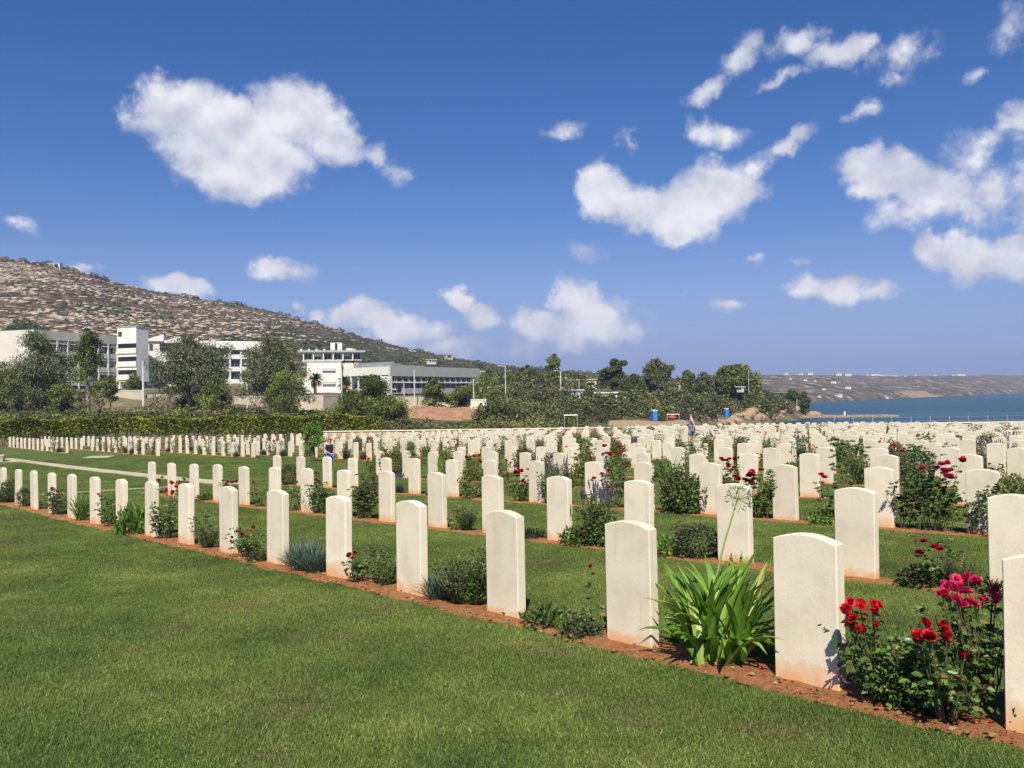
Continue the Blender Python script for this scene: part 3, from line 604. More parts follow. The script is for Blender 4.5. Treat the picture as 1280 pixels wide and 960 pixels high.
for q in range(2):      # grassy upright clump (iris, daylily)
    random.seed(q+60); b = MB()
    for k in range(60):
        V, Fc = blade_strip((random.uniform(-.07, .07), random.uniform(-.07, .07), 0), random.uniform(0, 6.283), random.uniform(.35, .6), .016, random.uniform(1.0, 1.5), random.uniform(.4, 1.3), 4); b.arr(V, Fc, 0)
    proto('strap', b.mesh('strap_leaf_clump', [M[['strap', 'bright_leaf'][q]]]))
def herb_mesh(seed, n, h, rad, lmat, ll=.05, asp=.22, spikes=0):
    random.seed(seed); np.random.seed(seed); b = MB(); C, D = [], []
    for k in range(n):
        a = random.uniform(0, 6.28); q = rad*random.uniform(.1, 1); hh = h*random.uniform(.55, 1); pts = [(math.cos(a)*(.02+q*t), math.sin(a)*(.02+q*t), hh*t) for t in (0, .35, .7, 1)]
        b.tube(pts, .0025, 3, 0)
        for m in range(26):
            t = random.uniform(.08, 1); aa = random.uniform(0, 6.28); C.append((math.cos(a)*(.02+q*t), math.sin(a)*(.02+q*t), hh*t)); D.append((math.cos(aa), math.sin(aa), random.uniform(.1, 1)))
        if k < spikes: p = pts[-1]; b.tube([p, (p[0], p[1], p[2]+.06), (p[0]+.01, p[1], p[2]+.13)], [.004, .009, .002], 5, 2)
    V, Fc = leaves(np.array(C), np.array(D), ll, asp); b.arr(V, Fc, 1)
    return b.mesh('herb', [M['stem'], M[lmat], M['purple']])
proto('herb', herb_mesh(3, 55, .55, .24, 'shrub_leaf', .055, .25, 10)); proto('herb', herb_mesh(4, 60, .40, .24, 'dark_leaf', .04, .3)); proto('herb', herb_mesh(5, 50, .5, .26, 'shrub_leaf', .05, .3, 0))
NAMES = {'rose': ('rose_bush', 'rose bush'), 'leafy': ('leafy_shrub', 'leafy shrub'), 'shrub': ('dense_shrub', 'shrub'), 'lavender': ('lavender_clump', 'lavender'), 'low': ('low_plant', 'plant'), 'strap': ('strap_leaf_clump', 'plant'), 'herb': ('herb_clump', 'herb')}
LOOK = {('rose', 0): 'rose bush in red bloom', ('rose', 1): 'dark leaved red rose bush', ('rose', 2): 'rose bush with pinkish blooms', ('rose', 3): 'dark crimson rose bush', ('rose', 4): 'rose bush with few red blooms',
        ('leafy', 0): 'loose green bush out of flower', ('leafy', 1): 'dark reddish green bush', ('leafy', 2): 'deep green leafy bush', ('shrub', 0): 'rounded green shrub', ('shrub', 1): 'rounded dark shrub', ('shrub', 2): 'rounded olive shrub',
        ('lavender', 0): 'grey green lavender mound', ('lavender', 1): 'lavender mound with purple spikes', ('lavender', 2): 'lavender mound with purple spikes', ('low', 0): 'low bright green plant', ('low', 1): 'low dark plant', ('low', 2): 'low green plant',
        ('strap', 0): 'upright strap leaved clump', ('strap', 1): 'pale green strap leaved clump', ('herb', 0): 'tall green herb with purple spikes', ('herb', 1): 'dark bushy herb', ('herb', 2): 'loose green herb clump'}
ORD = ['zeroth', 'first', 'second', 'third', 'fourth', 'fifth', 'sixth', 'seventh', 'eighth', 'ninth', 'tenth', 'eleventh', 'twelfth', 'thirteenth', 'fourteenth', 'fifteenth', 'sixteenth', 'seventeenth', 'eighteenth', 'nineteenth', 'twentieth']
def ordn(n):
    if n <= 20: return ORD[n]
    t = ['', '', 'twenty', 'thirty', 'forty', 'fifty', 'sixty'][n//10]; return (t+'-'+ORD[n % 10]) if n % 10 else t.replace('ty', 'tieth')
PLCOUNT = [0]
def plant(kind, q, x, y, s, label, rz=None, sz=None):
    me = PR[kind][q % len(PR[kind])][0]; q = q % len(PR[kind])
    o = link(NAMES[kind][0], me, loc=(x, y, float(G(x, y))), rz=random.uniform(0, 6.28) if rz is None else rz); o.scale = (s, s, (sz or 1)*s)
    tag(o, LOOK[(kind, q)]+' '+label, NAMES[kind][1], {'rose': 'rose bushes in the grave borders', 'leafy': 'leafy bushes in the grave borders', 'shrub': 'rounded shrubs in the grave borders', 'lavender': 'lavender in the grave borders', 'low': 'low plants in the grave borders', 'strap': 'strap leaved plants in the grave borders', 'herb': 'herbs in the grave borders'}[kind]); PLCOUNT[0] += 1
    return o
# ------------------------------------------------------------------ headstones
def headstone_mesh(hh=.81):
    wd, th, bv = .38, .078, .006; n = 14; out = []
    for i in range(n+1):
        t = i/n; x = -wd/2+wd*t; out.append((x, hh-.038*((2*t-1)**2)))
    prof = [(-wd/2, -.2)]+[(x, z) for x, z in out]+[(wd/2, -.2)]
    def ring(y, ins):
        cx, cz = 0, .3; return [(x-ins*(1 if x > 0 else -1 if x < 0 else 0), y, z-ins if z > .5 else z) for x, z in prof]
    rings = [ring(-th/2, bv), ring(-th/2+bv, 0), ring(th/2-bv, 0), ring(th/2, bv)]; V = [p for r in rings for p in r]; m = len(prof); Fc = [tuple(range(m)), tuple(3*m+i for i in range(m-1, -1, -1))]
    for j in range(3):
        for i in range(m-1): Fc.append((j*m+i, (j+1)*m+i, (j+1)*m+i+1, j*m+i+1))
    return V, Fc
HV, HF = headstone_mesh(); HME = npmesh('headstone', HV, HF, M['stone'])
stones = []    # (row, k, x, y)
FR = [1006, 786, 629, 512, 421, 345, 284, 231, 188, 151, 118, 89, 64, 42, 22, 4]
ks = [-.862]+[kof(p, 0) for p in FR]; ks = [-1.85]+ks+[ks[-1]+1.15]
ROWS = [(0, ks)]
o = 0; phase = [0, .0, .32, .62, .9, .2, .5, .8, .15, .45, .75, .1, .4, .7, 0, .3, .6, .9, .2, .5, .8, .1]
offs = [3.23, 6.85, 10.3, 13.6, 16.8, 19.8]+[22.6, 25.2]+[25.2+1.75*i for i in range(1, 26)]
for r, o in enumerate(offs, 1):
    kk = []; ph = (phase+phase)[r % 40]
    for i in range(-60, 95):
        k = i+ph; x, y = RP(o, k)
        if y < 3.4 or y > 68.8 or abs(x) > .605*y+.6: continue
        if k <= 15.9+(.02*r): kk.append(k)
        elif 14 < o < 60 and k >= max(17, 30.2-(o-14.5)*2.7): kk.append(k)
    ROWS.append((o, kk))
for j, o in enumerate((8.3, 10.6, 12.9, 15.2)):      # extra rows of the far left plot
    kk = []
    for i in range(26, 90):
        k = i+.3*j
        x, y = RP(o, k)
        if k < 30+max(0, 14.5-o)*3.6 or y > 71 or abs(x) > .605*y+.6: continue
        kk.append(k)
    ROWS.append((o, kk))
P2 = [1266, 1067, 916, 796, 697, 614, 545, 482, 429, 383, 342, 304, 271, 242, 214, 189]
P3 = [1232, 1102, 986, 889, 808, 736, 669, 615, 565, 519, 480, 440, 407, 375, 346]
k2 = [kof(p, 3.23) for p in P2]; k3 = [kof(p, 6.85) for p in P3]
ROWS[1] = (3.23, [k2[0]-1.0]+k2); ROWS[2] = (6.85, [k3[0]-1.0]+k3)
random.seed(5)
for r, (o, kk) in enumerate(ROWS):
    for k in kk:
        x, y = RP(o, k)
        if r > 1: k += random.uniform(-.07, .07); x, y = RP(o, k)
        stones.append((r, k, x, y))
# skip a few graves so the far rows are not a perfect grid
stones = [s for s in stones if not (s[0] > 4 and random.random() < .05)]
# the walking man goes along a gap between the graves
stones = [s for s in stones if not (38 < s[3] < 49.5 and abs(640+s[2]/s[3]*F-864) < 17)]
vis = sorted(stones, key=lambda s: s[3])
NIND = 298
keep = set(id(s) for s in vis[:NIND])
rc = {}
for s in sorted(stones, key=lambda s: (s[0], s[1])):
    r, k, x, y = s
    if id(s) in keep:
        inview = x < y*.585
        if inview: rc[r] = rc.get(r, 0)+1
        ob = link('headstone', HME, loc=(x, y, float(G(x, y))-.0), rz=ROWANG+PI+random.uniform(-.02, .02)+(0))
        ob.rotation_euler.x = random.uniform(-.012, .012); ob.rotation_euler.y = random.uniform(-.010, .010)
        ob.scale = (1, 1, random.uniform(.985, 1.015))
        rowtxt = 'nearest row' if r == 0 else ordn(r+1)+' row from the front'
        if inview: lb = 'cream limestone headstone, %s from the right in the %s' % (ordn(rc[r]), rowtxt)
        else: lb = 'cream limestone headstone cut off by the right edge, %s' % rowtxt
        tag(ob, lb, 'headstone', 'limestone headstones standing in rows')
b = MB()
rest = [s for s in stones if id(s) not in keep]
for (r, k, x, y) in rest:
    a = ROWANG+random.uniform(-.03, .03); c, s_ = math.cos(a), math.sin(a); z = float(G(x, y)); V = [(x+c*p[0]-s_*p[1], y+s_*p[0]+c*p[1], z+p[2]) for p in HV]; b.arr(V, HF)
fr = b.build('headstones', M['stone_far'] if 'stone_far' in M else M['stone']); tag(fr, 'mass of distant cream headstones in the rows near the boundary wall', 'headstones', kind='stuff')
# distant merged stones carry no ground stain (object z is not their height)
ms = m_plain('limestone_far', (.72, .64, .505), .8, .08, .7); fr.data.materials[0] = ms
print('STONES', len(stones), 'far', len(rest), 'cut at D', vis[min(NIND, len(vis)-1)][3])
# ------------------------------------------------------------------ soil borders along every row
beds = []
for r, (o, kk) in enumerate(ROWS):
    if not kk: continue
    segs = []; cur = [kk[0], kk[0]]
    for k in kk[1:]:
        if k-cur[1] < 3: cur[1] = k
        else: segs.append(cur); cur = [k, k]
    segs.append(cur)
    for (a, e) in segs:
        a -= (.8 if a < 14 else .35); e += .38; n = max(4, int((e-a)*SP/(.09 if r < 3 else .25))); T = np.linspace(a, e, n); Wd = np.array([-1, -.86, -.5, 0, .5, .86, 1])
        TT, WW = np.meshgrid(T, Wd); hw = (.235 if r == 0 else .175 if r < 3 else .15)+(vnoise(TT*1.34, WW*0+r+WW.clip(-1, 1).round()*3, .35, 3)-.5)*.13
        OO = o+WW*hw + (.02 if r == 0 else 0); XX = S2[0]+VV[0]*OO+UU[0]*SP*TT; YY = S2[1]+VV[1]*OO+UU[1]*SP*TT
        ZZ = G(XX, YY)+np.where(np.abs(WW) > .99, -.012, np.where(np.abs(WW) > .8, .012, .022))+(vnoise(XX, YY, .07, 1)-.5)*.014*(np.abs(WW) < .95)
        tag(grid('soil_border', XX, YY, ZZ, M['soil']), kind='structure'); beds.append((o, a, e, .02 if r == 0 else -.04))
# ------------------------------------------------------------------ grass: patches of blades made and instanced by geometry nodes
def grass_nodes():
    ng = bpy.data.node_groups.new('grass_blades', 'GeometryNodeTree')
    ng.interface.new_socket('Geometry', in_out='INPUT', socket_type='NodeSocketGeometry'); ng.interface.new_socket('Geometry', in_out='OUTPUT', socket_type='NodeSocketGeometry')
    n = ng.nodes; l = ng.links; gi = n.new('NodeGroupInput'); go = n.new('NodeGroupOutput')
    gr = n.new('GeometryNodeMeshGrid'); gr.inputs['Size X'].default_value = .0030; gr.inputs['Size Y'].default_value = .036; gr.inputs['Vertices X'].default_value = 2; gr.inputs['Vertices Y'].default_value = 3
    p = n.new('GeometryNodeInputPosition'); sx = n.new('ShaderNodeSeparateXYZ'); l.new(p.outputs[0], sx.inputs[0])
    def mt(op, a, b_, c=None):
        q = n.new('ShaderNodeMath'); q.operation = op
        for i, v in enumerate((a, b_, c)):
            if v is None: continue
            if hasattr(v, 'is_output'): l.new(v, q.inputs[i])
            else: q.inputs[i].default_value = v
        return q.outputs[0]
    t = mt('DIVIDE', mt('ADD', sx.outputs[1], .018), .036)              # 0 root .. 1 tip
    X_ = mt('MULTIPLY', sx.outputs[0], mt('SUBTRACT', 1.0, mt('MULTIPLY', t, .8)))
    Z_ = mt('MULTIPLY', t, .0145); Y_ = mt('MULTIPLY', mt('MULTIPLY', t, t), .010)
    cx = n.new('ShaderNodeCombineXYZ'); l.new(X_, cx.inputs[0]); l.new(Y_, cx.inputs[1]); l.new(Z_, cx.inputs[2])
    spn = n.new('GeometryNodeSetPosition'); l.new(gr.outputs[0], spn.inputs[0]); l.new(cx.outputs[0], spn.inputs['Position'])
    smt = n.new('GeometryNodeSetMaterial'); smt.inputs['Material'].default_value = M['blade']; l.new(spn.outputs[0], smt.inputs[0]); blade = smt.outputs[0]
    jn = n.new('GeometryNodeJoinGeometry')
    for sd_ in range(4):
        mc = n.new('GeometryNodeMeshCircle'); mc.fill_type = 'NGON'; mc.inputs['Radius'].default_value = .13
        dp = n.new('GeometryNodeDistributePointsOnFaces'); dp.inputs['Density'].default_value = 6400; dp.inputs['Seed'].default_value = sd_; l.new(mc.outputs[0], dp.inputs[0])
        rv = n.new('FunctionNodeRandomValue'); rv.data_type = 'FLOAT_VECTOR'; rv.inputs['Min'].default_value = (-.75, -.45, 0); rv.inputs['Max'].default_value = (.45, .45, 6.283); rv.inputs['Seed'].default_value = sd_+10
        rs_ = n.new('FunctionNodeRandomValue'); rs_.data_type = 'FLOAT'; rs_.inputs[2].default_value = .55; rs_.inputs[3].default_value = 1.35; rs_.inputs['Seed'].default_value = sd_+20
        ip = n.new('GeometryNodeInstanceOnPoints'); l.new(dp.outputs[0], ip.inputs['Points']); l.new(blade, ip.inputs['Instance']); l.new(rv.outputs[0], ip.inputs['Rotation']); l.new(rs_.outputs[1], ip.inputs['Scale'])
        rl = n.new('GeometryNodeRealizeInstances'); l.new(ip.outputs[0], rl.inputs[0]); g2 = n.new('GeometryNodeGeometryToInstance'); l.new(rl.outputs[0], g2.inputs[0]); l.new(g2.outputs[0], jn.inputs[0])
    ip = n.new('GeometryNodeInstanceOnPoints'); l.new(gi.outputs[0], ip.inputs['Points']); l.new(jn.outputs[0], ip.inputs['Instance']); ip.inputs['Pick Instance'].default_value = True
    rv = n.new('FunctionNodeRandomValue'); rv.data_type = 'FLOAT_VECTOR'; rv.inputs['Min'].default_value = (0, 0, 0); rv.inputs['Max'].default_value = (0, 0, 6.283); l.new(rv.outputs[0], ip.inputs['Rotation'])
    na = n.new('GeometryNodeInputNamedAttribute'); na.data_type = 'FLOAT'; na.inputs[0].default_value = 'sc'; l.new(na.outputs[0], ip.inputs['Scale'])
    ri = n.new('FunctionNodeRandomValue'); ri.data_type = 'INT'; ri.inputs[4].default_value = 0; ri.inputs[5].default_value = 3; ri.inputs['Seed'].default_value = 77; l.new(ri.outputs[2], ip.inputs['Instance Index'])
    l.new(ip.outputs[0], go.inputs[0]); return ng
rng = np.random.default_rng(3); PTS = []; SCL = []
for (d0, d1, st, sc_) in ((2.6, 9, .085, 1.0), (9, 16, .12, 1.15), (16, 30, .20, 1.5), (30, 48, .34, 2.1)):
    yy = np.arange(d0, d1, st)
    for y in yy:
        xx = np.arange(-.60*y-.5, .60*y+.5, st); xj = xx+rng.uniform(-.5, .5, len(xx))*st; yj = y+rng.uniform(-.5, .5, len(xx))*st
        dx = xj-S2[0]; dy = yj-S2[1]; oo = dx*VV[0]+dy*VV[1]; kk = (dx*UU[0]+dy*UU[1])/SP; ok = np.ones(len(xx), bool)
        for (bo, a, e, bw) in beds: ok &= ~((np.abs(oo-bo) < .20+bw+.05*sc_) & (kk > a-.02) & (kk < e+.02))
        # the kerb path on the open lawn
        ok &= ~((np.abs(oo-6.05) < .36+.06*sc_) & (kk > 16.2) & (kk < 34))
        PTS.append(np.stack([xj, yj, G(xj, yj)], 1)[ok]); SCL.append(np.full(ok.sum(), sc_)*rng.uniform(.8, 1.25, ok.sum()))
P_ = np.concatenate(PTS); S_ = np.concatenate(SCL); me = bpy.data.meshes.new('grass'); me.vertices.add(len(P_)); me.vertices.foreach_set('co', P_.astype(np.float32).ravel())
at = me.attributes.new('sc', 'FLOAT', 'POINT'); at.data.foreach_set('value', S_.astype(np.float32)); me.materials.append(M['blade'])
go_ = link('grass', me); md = go_.modifiers.new('blades', 'NODES'); md.node_group = grass_nodes(); tag(go_, kind='stuff', label='short mown green grass of the lawn', cat='grass')
print('GRASS PATCHES', len(P_))
# ------------------------------------------------------------------ kerbs and slabs on the open lawn
def strip(name, pts, hw, mat, dz=.03, sub=40):
    V = []; Fc = []; P = []
    for (a, b_) in zip(pts[:-1], pts[1:]):
        for i in range(sub): P.append((a[0]+(b_[0]-a[0])*i/sub, a[1]+(b_[1]-a[1])*i/sub))
    P.append(pts[-1])
    for i, p in enumerate(P):
        q = P[min(i+1, len(P)-1)]; p0 = P[max(i-1, 0)]; dx, dy = q[0]-p0[0], q[1]-p0[1]; n_ = math.hypot(dx, dy); nx, ny = -dy/n_*hw, dx/n_*hw
        for sg, zz in ((1, -.05), (1, dz), (-1, dz), (-1, -.05)): x, y = p[0]+nx*sg, p[1]+ny*sg; V.append((x, y, float(G(x, y))+zz))
    for i in range(len(P)-1):
        for j in range(3): Fc.append((4*i+j, 4*i+j+1, 4*i+5+j, 4*i+4+j))
    e = 4*(len(P)-1); Fc += [(0, 1, 2, 3), (e+3, e+2, e+1, e)]
    return link(name, npmesh(name, V, Fc, mat))
tag(strip('path', [RP(6.05, 16.35), RP(6.05, 40)], .34, M['kerb'], .035), kind='structure')
tag(strip('kerb', [RP(1.2, 16.9), RP(5.2, 16.9)], .05, M['kerb'], .03), 'thin pale stone edging crossing the lawn behind the leftmost headstones', 'edging')
b = MB(); x, y = RP(17.2, 47.2) if False else (W(124, 571, 46).x, 46.0)
def ground_D(px, py):
    lo, hi = 3.0, 69.0
    for _ in range(40):
        m_ = (lo+hi)/2; w_ = W(px, py, m_)
        if w_.z > float(G(w_.x, w_.y)): lo = m_
        else: hi = m_
    return lo
d = ground_D(124, 571.5); p = W(124, 571.5, d)
b.box(-.68, .68, -.7, .7, -.1, .03); tag(b.build('stone_slab', M['kerb'], loc=(p.x, p.y, float(G(p.x, p.y))), rz=.15), 'flat pale stone slab lying alone on the open lawn at left', 'slab')
d = ground_D(2, 578); p = W(-4, 578, d); root = empty('stone_bench', (p.x-.3, p.y, float(G(p.x, p.y))), .25); root.scale = (.6, .6, .75); tag(root, 'grey stone bench on a pale plinth at the left edge of the lawn', 'bench')
b = MB(); b.box(-1.3, 1.1, -.35, .35, .42, .52); b.build('seat', M['kerb'], root); b = MB(); b.box(-1.2, 1.0, -.3, .3, .0, .42); b.build('base', M['slab'], root); b = MB(); b.box(-2.6, 2.4, -.8, .8, -.1, .05); b.build('plinth', M['kerb'], root)
# ------------------------------------------------------------------ planting of the rows
# nearest rows by hand: (photo px of the plant, offset from the row line, kind, variant, scale, text)
random.seed(11)
def at(px, o):
    k = kof(px, o); return RP(o, k)
def hp(px, o, kind, q, s, label, sz=None):
    x, y = at(px, o); return plant(kind, q, x, y, s, label, sz=sz)
# --- big roses between the first two stones
def rp3(px, py, D, base):     # offset from a base point for something seen at px,py at distance D
    w_ = W(px, py, D); return (w_.x-base[0], w_.y-base[1], w_.z-base[2])
def bl(base, lst):
    out = []
    for (px, py, D, c, s) in lst:
        out.append(rp3(px, py, D, base)+(c, s*.82))
        if len(lst) > 4: out.append(rp3(px+random.uniform(-9, 9), py+random.uniform(-6, 9), D+random.uniform(-.06, .06), base)+(c, s*random.uniform(.6, .82)))
    return out
x, y = at(1092, .03); bz = (x, y, float(G(x, y)))
rose_full(1, bz, .24, .42, 12, 125, bl(bz, [(1058, 762, y-.12, 'red', 1.15), (1075, 756, y-.16, 'red', 1.1), (1090, 760, y-.1, 'red', 1.15), (1068, 775, y-.18, 'red', 1.1), (1084, 772, y-.15, 'red', 1.0), (1075, 789, y-.17, 'red', 1.1), (1097, 757, y-.05, 'red', .9), (1063, 752, y-.1, 'red', .8)]),
          'bushy red rose pressed against the right side of the large front headstone', 'rose bushes in the grave borders')
x, y = at(1178, -.06); bz = (x, y, float(G(x, y)))
rose_full(2, bz, .20, .40, 12, 130, bl(bz, [(1147, 795, y-.1, 'red', 1.1), (1161, 797, y-.14, 'red', 1.2), (1156, 780, y-.1, 'red', 1.0), (1180, 788, y-.05, 'red', 1.0), (1183, 797, y-.08, 'red', 1.0), (1180, 781, y, 'red', .8), (1206, 820, y-.1, 'crimson', .8)]),
          'rose bush with bright red blooms reaching lowest over the soil at right front', 'rose bushes in the grave borders')
x, y = at(1218, .12); bz = (x, y, float(G(x, y)))
rose_full(3, bz, .17, .52, 10, 130, bl(bz, [(1178, 747, y-.1, 'pink', 1.2), (1190, 735, y-.12, 'pink', 1.15), (1200, 728, y-.05, 'pink', 1.1), (1210, 723, y, 'pink', 1.1), (1222, 731, y-.1, 'pink', 1.15), (1207, 742, y-.14, 'pink', 1.2), (1196, 750, y-.14, 'pink', 1.1), (1213, 755, y-.1, 'pink', 1.1), (1228, 752, y-.05, 'pink', 1.05), (1184, 733, y, 'pink', .9), (1242, 736, y-.1, 'pink', .85), (1245, 747, y-.1, 'pink', .8), (1204, 757, y-.12, 'pink', 1)]),
          'tall rose bush with a big pinkish red flower head at the right', 'rose bushes in the grave borders')
for (px, s, q) in ((1128, .9, 2), (1150, .8, 2), (1112, .75, 2)):
    hp(px, .02, 'shrub', 0, s*.85, 'filling the gap under the red roses, %s' % {1128: 'behind the middle', 1150: 'beside the lower rose', 1112: 'nearest the big headstone'}[px], .95)
x, y = at(1257, .05); z = float(G(x, y)); root = empty('yellow_flower', (x, y, z)); tag(root, 'small yellow flower in the shade beside the rightmost headstone', 'flower')
b = MB(); b.tube([(0, 0, 0), (.01, 0, .1), (0, -.01, .17)], .002, 4); b.build('stem', M['stem'], root)
P, D = ellipsoid_pts(60, (.12, .10, .06), (0, 0, .05), .2); V, Fc = leaves(P, D+(0, 0, .4), .045, .4); link('foliage', npmesh('foliage', V, Fc, M['bright_leaf']), root)
V, Fc = bloom_arr(.028, 5); link('bloom', npmesh('bloom', V, Fc, M['yellow']), root, (0, -.01, .17)); o2 = link('bloom', bpy.data.meshes['bloom'] if False else root.children[-1].data, root, (-.05, .06, .19)); o2.scale = (.7, .7, .7)
# --- the agapanthus
x, y = at(893, .07); z = float(G(x, y)); root = empty('agapanthus', (x, y, z)); tag(root, 'large agapanthus clump with glossy strap leaves between the two big front headstones', 'plant')
random.seed(4); V, Fc = [], []
for k in range(150):
    a = random.uniform(0, 2*PI); 
    if random.random() < .62: rise, dr, ln = random.uniform(1.0, 1.5), random.uniform(.3, 1.3), random.uniform(.55, .80)
    else: rise, dr, ln = random.uniform(.45, 1.0), random.uniform(.9, 2.2), random.uniform(.40, .62)
    # leave room for the stones at both ends of the gap
    px_, py_ = random.uniform(-.16, .16)*UU[0]+random.uniform(-.09, .09)*VV[0], random.uniform(-.16, .16)*UU[1]+random.uniform(-.09, .09)*VV[1]
    al = abs(math.cos(a)*UU[0]+math.sin(a)*UU[1])
    if al > .8: rise = max(rise, .95); ln *= .88
    if math.cos(a)*VV[0]+math.sin(a)*VV[1] < -.55: rise = max(rise, 1.0); dr = min(dr, 1.5); ln *= .84
    v, f = blade_strip((px_, py_, .0), a, ln, random.uniform(.036, .062), rise, dr, 8); f = [tuple(i+len(V) for i in q) for q in f]; V += v; Fc += f
link('leaves', npmesh('leaves', V, Fc, M['aga'], smooth=False), root)
D0 = y; q = [rp3(890, 745, D0, (x, y, z)), rp3(905, 680, D0+.02, (x, y, z)), rp3(922, 624, D0+.04, (x, y, z))]
b = MB(); b.tube(q, [.007, .006, .005], 6); b.build('flower_stalk', M['pale_stem'], root)
C, D = [], []; b = MB(); hc = Vector(q[-1])
for k in range(34):
    d = Vector((random.gauss(0, 1), random.gauss(0, 1), random.gauss(.25, .8))).normalized(); t = hc+d*random.uniform(.05, .075); b.tube([hc, t], [.0012, .0016], 3, 0)
    for m in range(5): C.append(tuple(t)); D.append(tuple(d+Vector((random.uniform(-.5, .5), random.uniform(-.5, .5), random.uniform(-.5, .5)))))
v, f = leaves(np.array(C), np.array(D), .032, .35); b.arr(v, f, 1); b.build('flower_head', [M['pale_stem'], M['umbel']], root)
# --- front row gaps from right to left
x, y = at(735, .05); bz = (x, y, float(G(x, y)))
rose_full(6, bz, .10, .22, 5, 22, bl(bz, [(739, 708, y, 'red', .75)]), 'sparse low rose with one small red bloom on a thin stalk', 'rose bushes in the grave borders')
hp(681, .0, 'low', 2, .85, 'at the foot of the third front headstone'); hp(722, -.06, 'low', 1, .7, 'under the single red rosebud'); hp(706, .02, 'low', 0, .5, 'between third and fourth stones in front')
hp(572, .0, 'herb', 1, 1.02, 'filling the front gap left of the third big headstone'); hp(548, .02, 'lavender', 0, .85, 'close to the fourth front headstone'); hp(590, .05, 'herb', 2, .95, 'with pale tips, just left of the third front headstone')
x, y = at(447, .0); bz = (x, y, float(G(x, y)))
rose_full(8, bz, .10, .26, 7, 45, bl(bz, [(437, 694, y-.08, 'red', 1.05), (443, 692, y-.06, 'red', 1.05), (440, 699, y-.1, 'red', .9)]), 'small rose with a single bright red double bloom in the front row', 'rose bushes in the grave borders')
hp(468, .04, 'leafy', 0, .62, 'right of the single red bloom in front'); hp(480, .06, 'herb', 2, .6, 'touching the front headstone right of the red bloom')
hp(383, .02, 'lavender', 0, 1.12, 'blue grey and dome shaped in the front row'); hp(372, .08, 'lavender', 0, .9, 'behind the blue grey dome in front'); hp(393, .0, 'lavender', 0, .9, 'right half of the blue grey dome in front')
x, y = at(308, .0); bz = (x, y, float(G(x, y)))
rose_full(9, bz, .17, .36, 9, 75, bl(bz, [(296, 664, y, 'red', .85), (303, 668, y-.1, 'red', .9), (313, 664, y, 'red', .9), (309, 671, y-.1, 'red', .8), (290, 672, y, 'red', .7)]), 'rose bush with five small red blooms left of the blue lavender', 'rose bushes in the grave borders')
hp(324, -.03, 'low', 1, .7, 'right of the five bloom rose')
hp(257, 0, 'herb', 1, .80, 'in the front gap left of the five bloom rose'); hp(250, .05, 'leafy', 2, .6, 'left of the sixth and seventh front stones')
x, y = at(207, .03); bz = (x, y, float(G(x, y)))
rose_full(12, bz, .20, .60, 11, 125, bl(bz, [(215, 604, y, 'red', 1.1), (220, 609, y, 'red', 1.15), (216, 615, y-.1, 'red', 1), (198, 601, y+.1, 'crimson', 1.1), (224, 603, y, 'red', .9)]), 'tall front row rose bush with red blooms level with the stone tops', 'rose bushes in the grave borders')
hp(197, -.05, 'leafy', 1, .72, 'leaning over the front stone beside the tall rose'); hp(169, -.02, 'low', 0, 1.5, 'spilling out like a bright mound in the front row', 1.5); hp(165, .1, 'herb', 2, .85, 'behind the bright mound in the front row')
hp(134, 0, 'rose', 4, .85, 'right of the strap leaved clump in the front row'); hp(138, .05, 'leafy', 2, .7, 'dim and low in the left part of the front row')
hp(99, -.03, 'strap', 1, .95, 'in the left part of the front row'); hp(103, .06, 'leafy', 1, .6, 'behind the pale strap leaves')
hp(72, .0, 'rose', 1, .95, 'far left in the front row'); hp(66, -.05, 'leafy', 1, .8, 'hanging over the fourth stone from the left'); hp(32, .05, 'shrub', 1, .8, 'second gap from the left in the front row'); hp(8, .0, 'lavender', 0, 1.55, 'big and dome like at the left photo edge'); hp(14, .08, 'shrub', 2, .9, 'at the left photo edge')
# --- second row
o2_ = 3.23
T2 = 'in the second row, '
hp(1165, o2_, 'rose', 3, .85, T2+'in front of the widest right headstone'); hp(1150, o2_, 'low', 1, 1.0, T2+'at the foot of that crimson rose'); hp(1192, o2_, 'herb', 1, .7, T2+'right of the crimson rose')
hp(1000, o2_, 'low', 2, .8, T2+'behind the big front headstone'); hp(868, o2_+.02, 'shrub', 1, .92, T2+'low and dark beside the seed head', .75); hp(850, o2_, 'leafy', 1, .6, T2+'left of the seed head stone'); hp(832, o2_, 'low', 0, 1.1, T2+'at the leaf tips of the agapanthus')
hp(740, o2_, 'herb', 0, 1.15, T2+'tall with spikes against a stone'); hp(757, o2_+.05, 'shrub', 0, .8, T2+'beside the tall spiked herb'); hp(722, o2_, 'low', 2, 1.2, T2+'in front of the spiked herb'); hp(748, o2_+.15, 'lavender', 1, 1.3, T2+'behind the tall spiked herb')
hp(662, o2_, 'low', 1, .8, T2+'in the open gap of red soil'); hp(645, o2_, 'low', 2, .6, T2+'just right of a front stone')
hp(582, o2_, 'herb', 1, .78, T2+'low and wide between two stones'); hp(572, o2_, 'shrub', 2, .62, T2+'against the stone left of the wide herb')
x, y = at(458, o2_+.05); bz = (x, y, float(G(x, y))); rose_full(14, bz, .24, .80, 14, 230, bl(bz, [(452, 573, y, 'red', 1.3), (457, 572, y, 'red', 1.3), (461, 574, y, 'red', 1.1)]), 'tallest dark rose bush of the second row, topped by one red bloom', 'rose bushes in the grave borders', .045, 'dark_leaf')
hp(450, o2_, 'leafy', 1, .9, T2+'left side of the tallest dark bush')
x, y = at(396, o2_); bz = (x, y, float(G(x, y))); rose_full(15, bz, .22, .62, 11, 130, bl(bz, [(395, 600, y, 'red', 1.3), (398, 602, y, 'red', 1.2), (366, 597, y, 'red', .9)]), 'loose second row rose bush with one large red bloom at its middle', 'rose bushes in the grave borders', .045)
